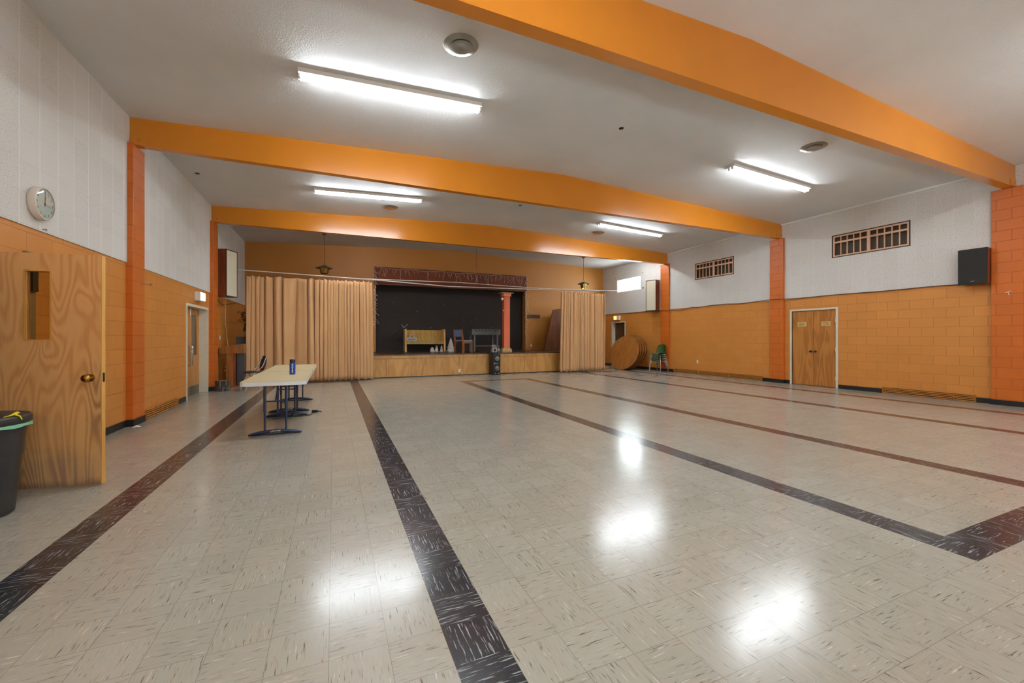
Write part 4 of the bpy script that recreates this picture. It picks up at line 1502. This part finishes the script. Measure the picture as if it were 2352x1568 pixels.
# vertical wordmark, a leaf-like mark on top
q = MB()
q.prism([(0, .135), (.012, .148), (0, .160), (-.012, .148)], -.0435, -.0415, 'y')
q.tube([(.010 * math.cos(2 * PI * k / 14), -.0425, .118 + .011 * math.sin(2 * PI * k / 14)) for k in range(14)], .0022, 4, closed=True)
for k in range(8):
    z = .098 - k * .010
    q.box(-.008, .008 if k % 3 else .004, -.0435, -.0415, z, z + .0055)
lk = q.obj('wordmark', M_['white'], t)
lk.rotation_euler = (0, 0, math.atan2(dr.x, -dr.y) + PI)
lk.rotation_euler = (0, 0, -math.atan2(dr.x, dr.y))

t = thing('folding_chair', 'black padded folding chair with chrome legs left of the folding tables', 'chair', (-1.86, 12.05, 0), math.radians(203))
# faces local +x (world -x)
MB().lathe([(.0, .425), (.19, .425), (.205, .437), (.20, .455), (.12, .468), (0, .470)], 32, sx=1.0, sy=1.05).obj('seat', M_['pad'], t)
bp = []
for i in range(13):
    q = -1 + 2 * i / 12
    bp.append((q, math.sqrt(max(0, 1 - q ** 2))))
pts = [(.17 * math.cos(2 * PI * k / 28), .60 + .22 + .0 + .20 * math.sin(2 * PI * k / 28) * (1.05 if math.sin(2 * PI * k / 28) > 0 else .9)) for k in range(28)]
back = MB().prism(pts, -.02, .02, 'x', Matrix.Translation((-.235, 0, -.16)) @ Matrix.Shear('XZ', 4, (0, 0)) if False else Matrix.Translation((-.055, 0, -.16)) @ Matrix.Rotation(-.22, 4, 'Y'))
back.obj('backrest', M_['pad'], t, bevel=.012, seg=3)
for s in (-1, 1):
    MB().tube([(.21, s * .20, .0), (.10, s * .20, .30), (-.17, s * .185, .58), (-.28, s * .165, .86)], .0105, 8).obj('front_leg', M_['chrome'], t)
    MB().tube([(-.22, s * .17, 0), (-.12, s * .17, .2), (.08, s * .17, .43)], .0105, 8).obj('rear_leg', M_['chrome'], t)
MB().tube([(.16, -.2, .14), (.16, .2, .14)], .008, 6).tube([(-.16, -.17, .13), (-.16, .17, .13)], .008, 6).obj('stretcher', M_['chrome'], t)

cable('extension_lead', 'black extension cord lying on the floor under the folding tables', 'cord', [(-.90, 7.55, .008), (-.75, 7.60, .008), (-.62, 7.66, .008), (-.50, 7.64, .010), (-.37, 7.69, .008), (-.34, 7.82, .008), (-.345, 7.93, .010)], .008, 'black')
t = thing('power_strip', 'small black power adapter on the floor right of the folding tables', 'power adapter', (-.30, 7.96, 0), math.radians(-15))
MB().box(-.045, .045, -.03, .03, 0, .045).obj('adapter_body', M_['black'], t, bevel=.008)
MB().tube([(.04, 0, .02), (.09, .0, .02), (.11, 0, .012)], .010, 6).obj('plug', M_['black'], t)
t = thing('power_strip', 'small black plug block on the floor beneath the nearer folding table', 'power adapter', (-.57, 7.70, 0), .3)
MB().box(-.06, .06, -.03, .03, 0, .04).obj('adapter_body', M_['black'], t, bevel=.008)
MB().box(-.03, .0, -.012, .012, .04, .045).obj('socket', M_['grey'], t)


# ---------------------------------------------------------------- round tables leaning on the right wall
def round_table(label, k, first=None):
    # local: disc centre at origin of empty raised; disc in local yz plane, front face to -x
    n = Vector((-.975, -.22, 0)).normalized()
    rz = math.atan2(-n.y, -n.x)         # local +x points away from the viewer (into the stack)
    lean = math.radians(19)
    base = Vector((10.70, 13.66, 0)) + (-n) * (.15 * k)
    if first is None:
        t = thing('round_folding_table', label, 'round table', (0, 0, 0), 0, 'round folding tables leaning in a row')
        Rr = .735
        A = Matrix.Rotation(PI / 2, 4, 'Y')
        C = Matrix.Translation((0, 0, Rr))
        MB().lathe([(0, -.003), (Rr - .004, -.003), (Rr - .004, .015), (0, .015)], 72, C @ A).obj('tabletop', M_['disc'], t)
        MB().lathe([(Rr - .006, -.005), (Rr, -.004), (Rr, .028), (Rr - .006, .03), (Rr - .02, .03), (Rr - .02, .015)], 72, C @ A, caps=False).obj('edge_band', M_['discedge'], t)
        for s in (-1, 1):
            lg = MB().tube([(.025, s * .18 - .22, Rr + .28), (.05, s * .18 - .22, Rr - .30), (.05, s * .18 + .22, Rr - .30), (.025, s * .18 + .22, Rr + .28)], .014, 8)
            lg.obj('leg', M_['discedge'], t)
        MB().box(.028, .05, -.5, .5, Rr - .35, Rr - .30).obj('underside_rail', M_['dkframe'], t)
        MB().box(.02, .07, -Rr + .02, -Rr + .10, Rr - .03, Rr + .09).obj('latch', M_['black'], t)
    else:
        t = dup(first, (0, 0, 0), None, label)
    t.location = base
    t.rotation_euler = Matrix.Rotation(rz, 4, 'Z').to_3x3().to_4x4().to_euler()
    t.rotation_euler = (Matrix.Rotation(rz, 4, 'Z') @ Matrix.Rotation(lean, 4, 'Y')).to_euler()
    return t


r0 = round_table('round brown folding table at the front of the leaning row', 0)
round_table('round brown folding table second in the leaning row', 1, r0)
round_table('round brown folding table third in the leaning row', 2, r0)
round_table('round brown folding table last in the leaning row, against the wall', 3, r0)


# ---------------------------------------------------------------- stacked green chairs
def shell_chair(label, k, first=None):
    loc = (11.47 + .006 * k, 12.33 + .004 * k, .068 * k)
    rz = math.radians(180 + 12)
    if first is not None:
        return dup(first, loc, rz, label)
    t = thing('stacking_chair', label, 'chair', loc, rz, 'green stacking chairs')
    P = []
    prof = [(.23, .405, .16), (.225, .43, .19), (.19, .442, .205), (.08, .430, .215), (-.05, .415, .215), (-.15, .42, .21), (-.195, .46, .205), (-.215, .54, .205), (-.235, .64, .20), (-.255, .72, .185), (-.265, .76, .15), (-.262, .775, .10)]
    for x, z, hw in prof:
        row = []
        for j in range(17):
            q = -1 + 2 * j / 16
            edge = abs(q) ** 4
            if z < .46 and x > -.17:
                row.append((x, q * hw, z + .028 * edge))
            else:
                row.append((x + .055 * abs(q) ** 3, q * hw, z - .02 * edge * (z > .7)))
        P.append(row)
    lab(MB().grid(P).obj('seat_shell', M_['green'], t, solid=.007), 'moulded green seat shell')
    for sx, sy in ((1, 1), (1, -1), (-1, 1), (-1, -1)):
        x = .19 if sx > 0 else -.12
        xe = .235 if sx > 0 else -.27
        MB().tube([(x * .5, sy * .10, .395), (x, sy * .19, .385), (x + (xe - x) * .15, sy * .205, .34), (xe, sy * .245, .012)], .0125, 8).ball((xe, sy * .245, .010), .0135, 5).obj('leg', M_['chrome'], t)
    MB().tube([(.19, -.19, .385), (.19, .19, .385)], .010, 8).tube([(-.12, -.19, .385), (-.12, .19, .385)], .010, 8).obj('seat_frame', M_['chrome'], t)
    return t


c0 = shell_chair('green stacking chair at the bottom of the stack by the pillar', 0)
for k, l in ((1, 'second from the bottom of'), (2, 'in the middle of'), (3, 'second from the top of'), (4, 'topmost, back shell in full view, of')):
    shell_chair('green stacking chair %s the stack by the pillar' % l, k, c0)

o = MB().add([(0, 0, 0), (.06, .01, .012), (.09, .05, .004), (.03, .06, .02), (-.02, .04, .006), (.04, .03, .035)], [(0, 1, 5), (1, 2, 5), (2, 3, 5), (3, 4, 5), (4, 0, 5), (0, 4, 3, 2, 1)]).obj('paper_scrap', M_['white'])
o.location = (-2.66, 7.62, .001)
tag(o, 'small crumpled white paper scrap on the floor at the foot of the left pillar', 'paper scrap')

# ---------------------------------------------------------------- bin in the foreground
t = thing('waste_bin', 'black plastic bin with domed lid standing before the open wooden door', 'waste bin', (-2.395, 4.268, 0), math.radians(20))
MB().lathe([(.185, 0), (.205, .012), (.222, .20), (.243, .43), (.25, .432), (.262, .60), (.268, .66), (.285, .665), (.285, .69), (.27, .69)], 56).obj('bin_body', M_['bin'], t)
MB().lathe([(.288, .668), (.292, .672), (.292, .715), (.286, .727), (.265, .728), (.255, .722), (.20, .742), (.10, .757), (0, .76)], 56).obj('lid', M_['bin'], t)
rr = random.Random(2)
P = []
for i in range(3):
    P.append([((.287 + .004 * i) * math.cos(2 * PI * k / 60), (.287 + .004 * i) * math.sin(2 * PI * k / 60), .670 - .008 * i - (.004 + .008 * math.sin(k * .5) ** 2) * (i == 2)) for k in range(61)])
lab(MB().grid(P).obj('bag_edge', M_['mint'], t), 'mint green bag edge under the lid')
# yellow tie at the right rim as seen by the viewer
va = math.atan2(-.30, 1) - math.radians(20)
tie = MB()
ca, sa = math.cos(va), math.sin(va)
tq = lambda r, q, z: (r * ca - q * sa, r * sa + q * ca, z)
tie.tube([tq(.255, -.05, .731), tq(.27, -.02, .738), tq(.275, .0, .745), tq(.278, .03, .752), tq(.262, .035, .756), tq(.262, .005, .744)], [.003, .006, .008, .006, .006, .007], 6)
tie.tube([tq(.275, .0, .745), tq(.292, .02, .728), tq(.297, .03, .700)], [.008, .006, .004], 6)
lab(tie.obj('tie_string', M_['yellow'], t), 'yellow knotted tie')
MB().box(-.05, .05, -.262, -.245, .43, .59).obj('moulded_label', M_['bin'], t, bevel=.004)
hd_ = MB()
for s in (0, 1):
    a_ = math.radians(-90 + 180 * s)
    hd_.tube([(.27 * math.cos(a_ - .25), .27 * math.sin(a_ - .25), .63), (.30 * math.cos(a_), .30 * math.sin(a_), .63), (.27 * math.cos(a_ + .25), .27 * math.sin(a_ + .25), .63)], .013, 8)
hd_.obj('handle', M_['bin'], t)

# ---------------------------------------------------------------- world, camera, look
w = bpy.data.worlds.new('daylight')
scene.world = w
w.use_nodes = True
bg = w.node_tree.nodes['Background']
bg.inputs[0].default_value = (.86, .93, 1., 1)
bg.inputs[1].default_value = 20.

cam = bpy.data.cameras.new('camera')
cam.sensor_width = 36
cam.lens = 947.8 / 2352 * 36
cam.shift_y = -8.49 / 2352
cam.clip_start = .05
co = bpy.data.objects.new('camera', cam)
COL.objects.link(co)
co.location = (0, 0, 1.30)
co.rotation_euler = (PI / 2, 0, -math.radians(23.38))
scene.camera = co
vs = scene.view_settings
vs.view_transform = 'Standard'
vs.look = 'None'
vs.exposure = 1.0
vs.gamma = 1
vs.use_curve_mapping = False
scene.cycles.use_denoising = True
scene.cycles.max_bounces = 8
scene.cycles.diffuse_bounces = 5
scene.cycles.caustics_reflective = False
scene.cycles.caustics_refractive = False
scene.cycles.sample_clamp_indirect = 6
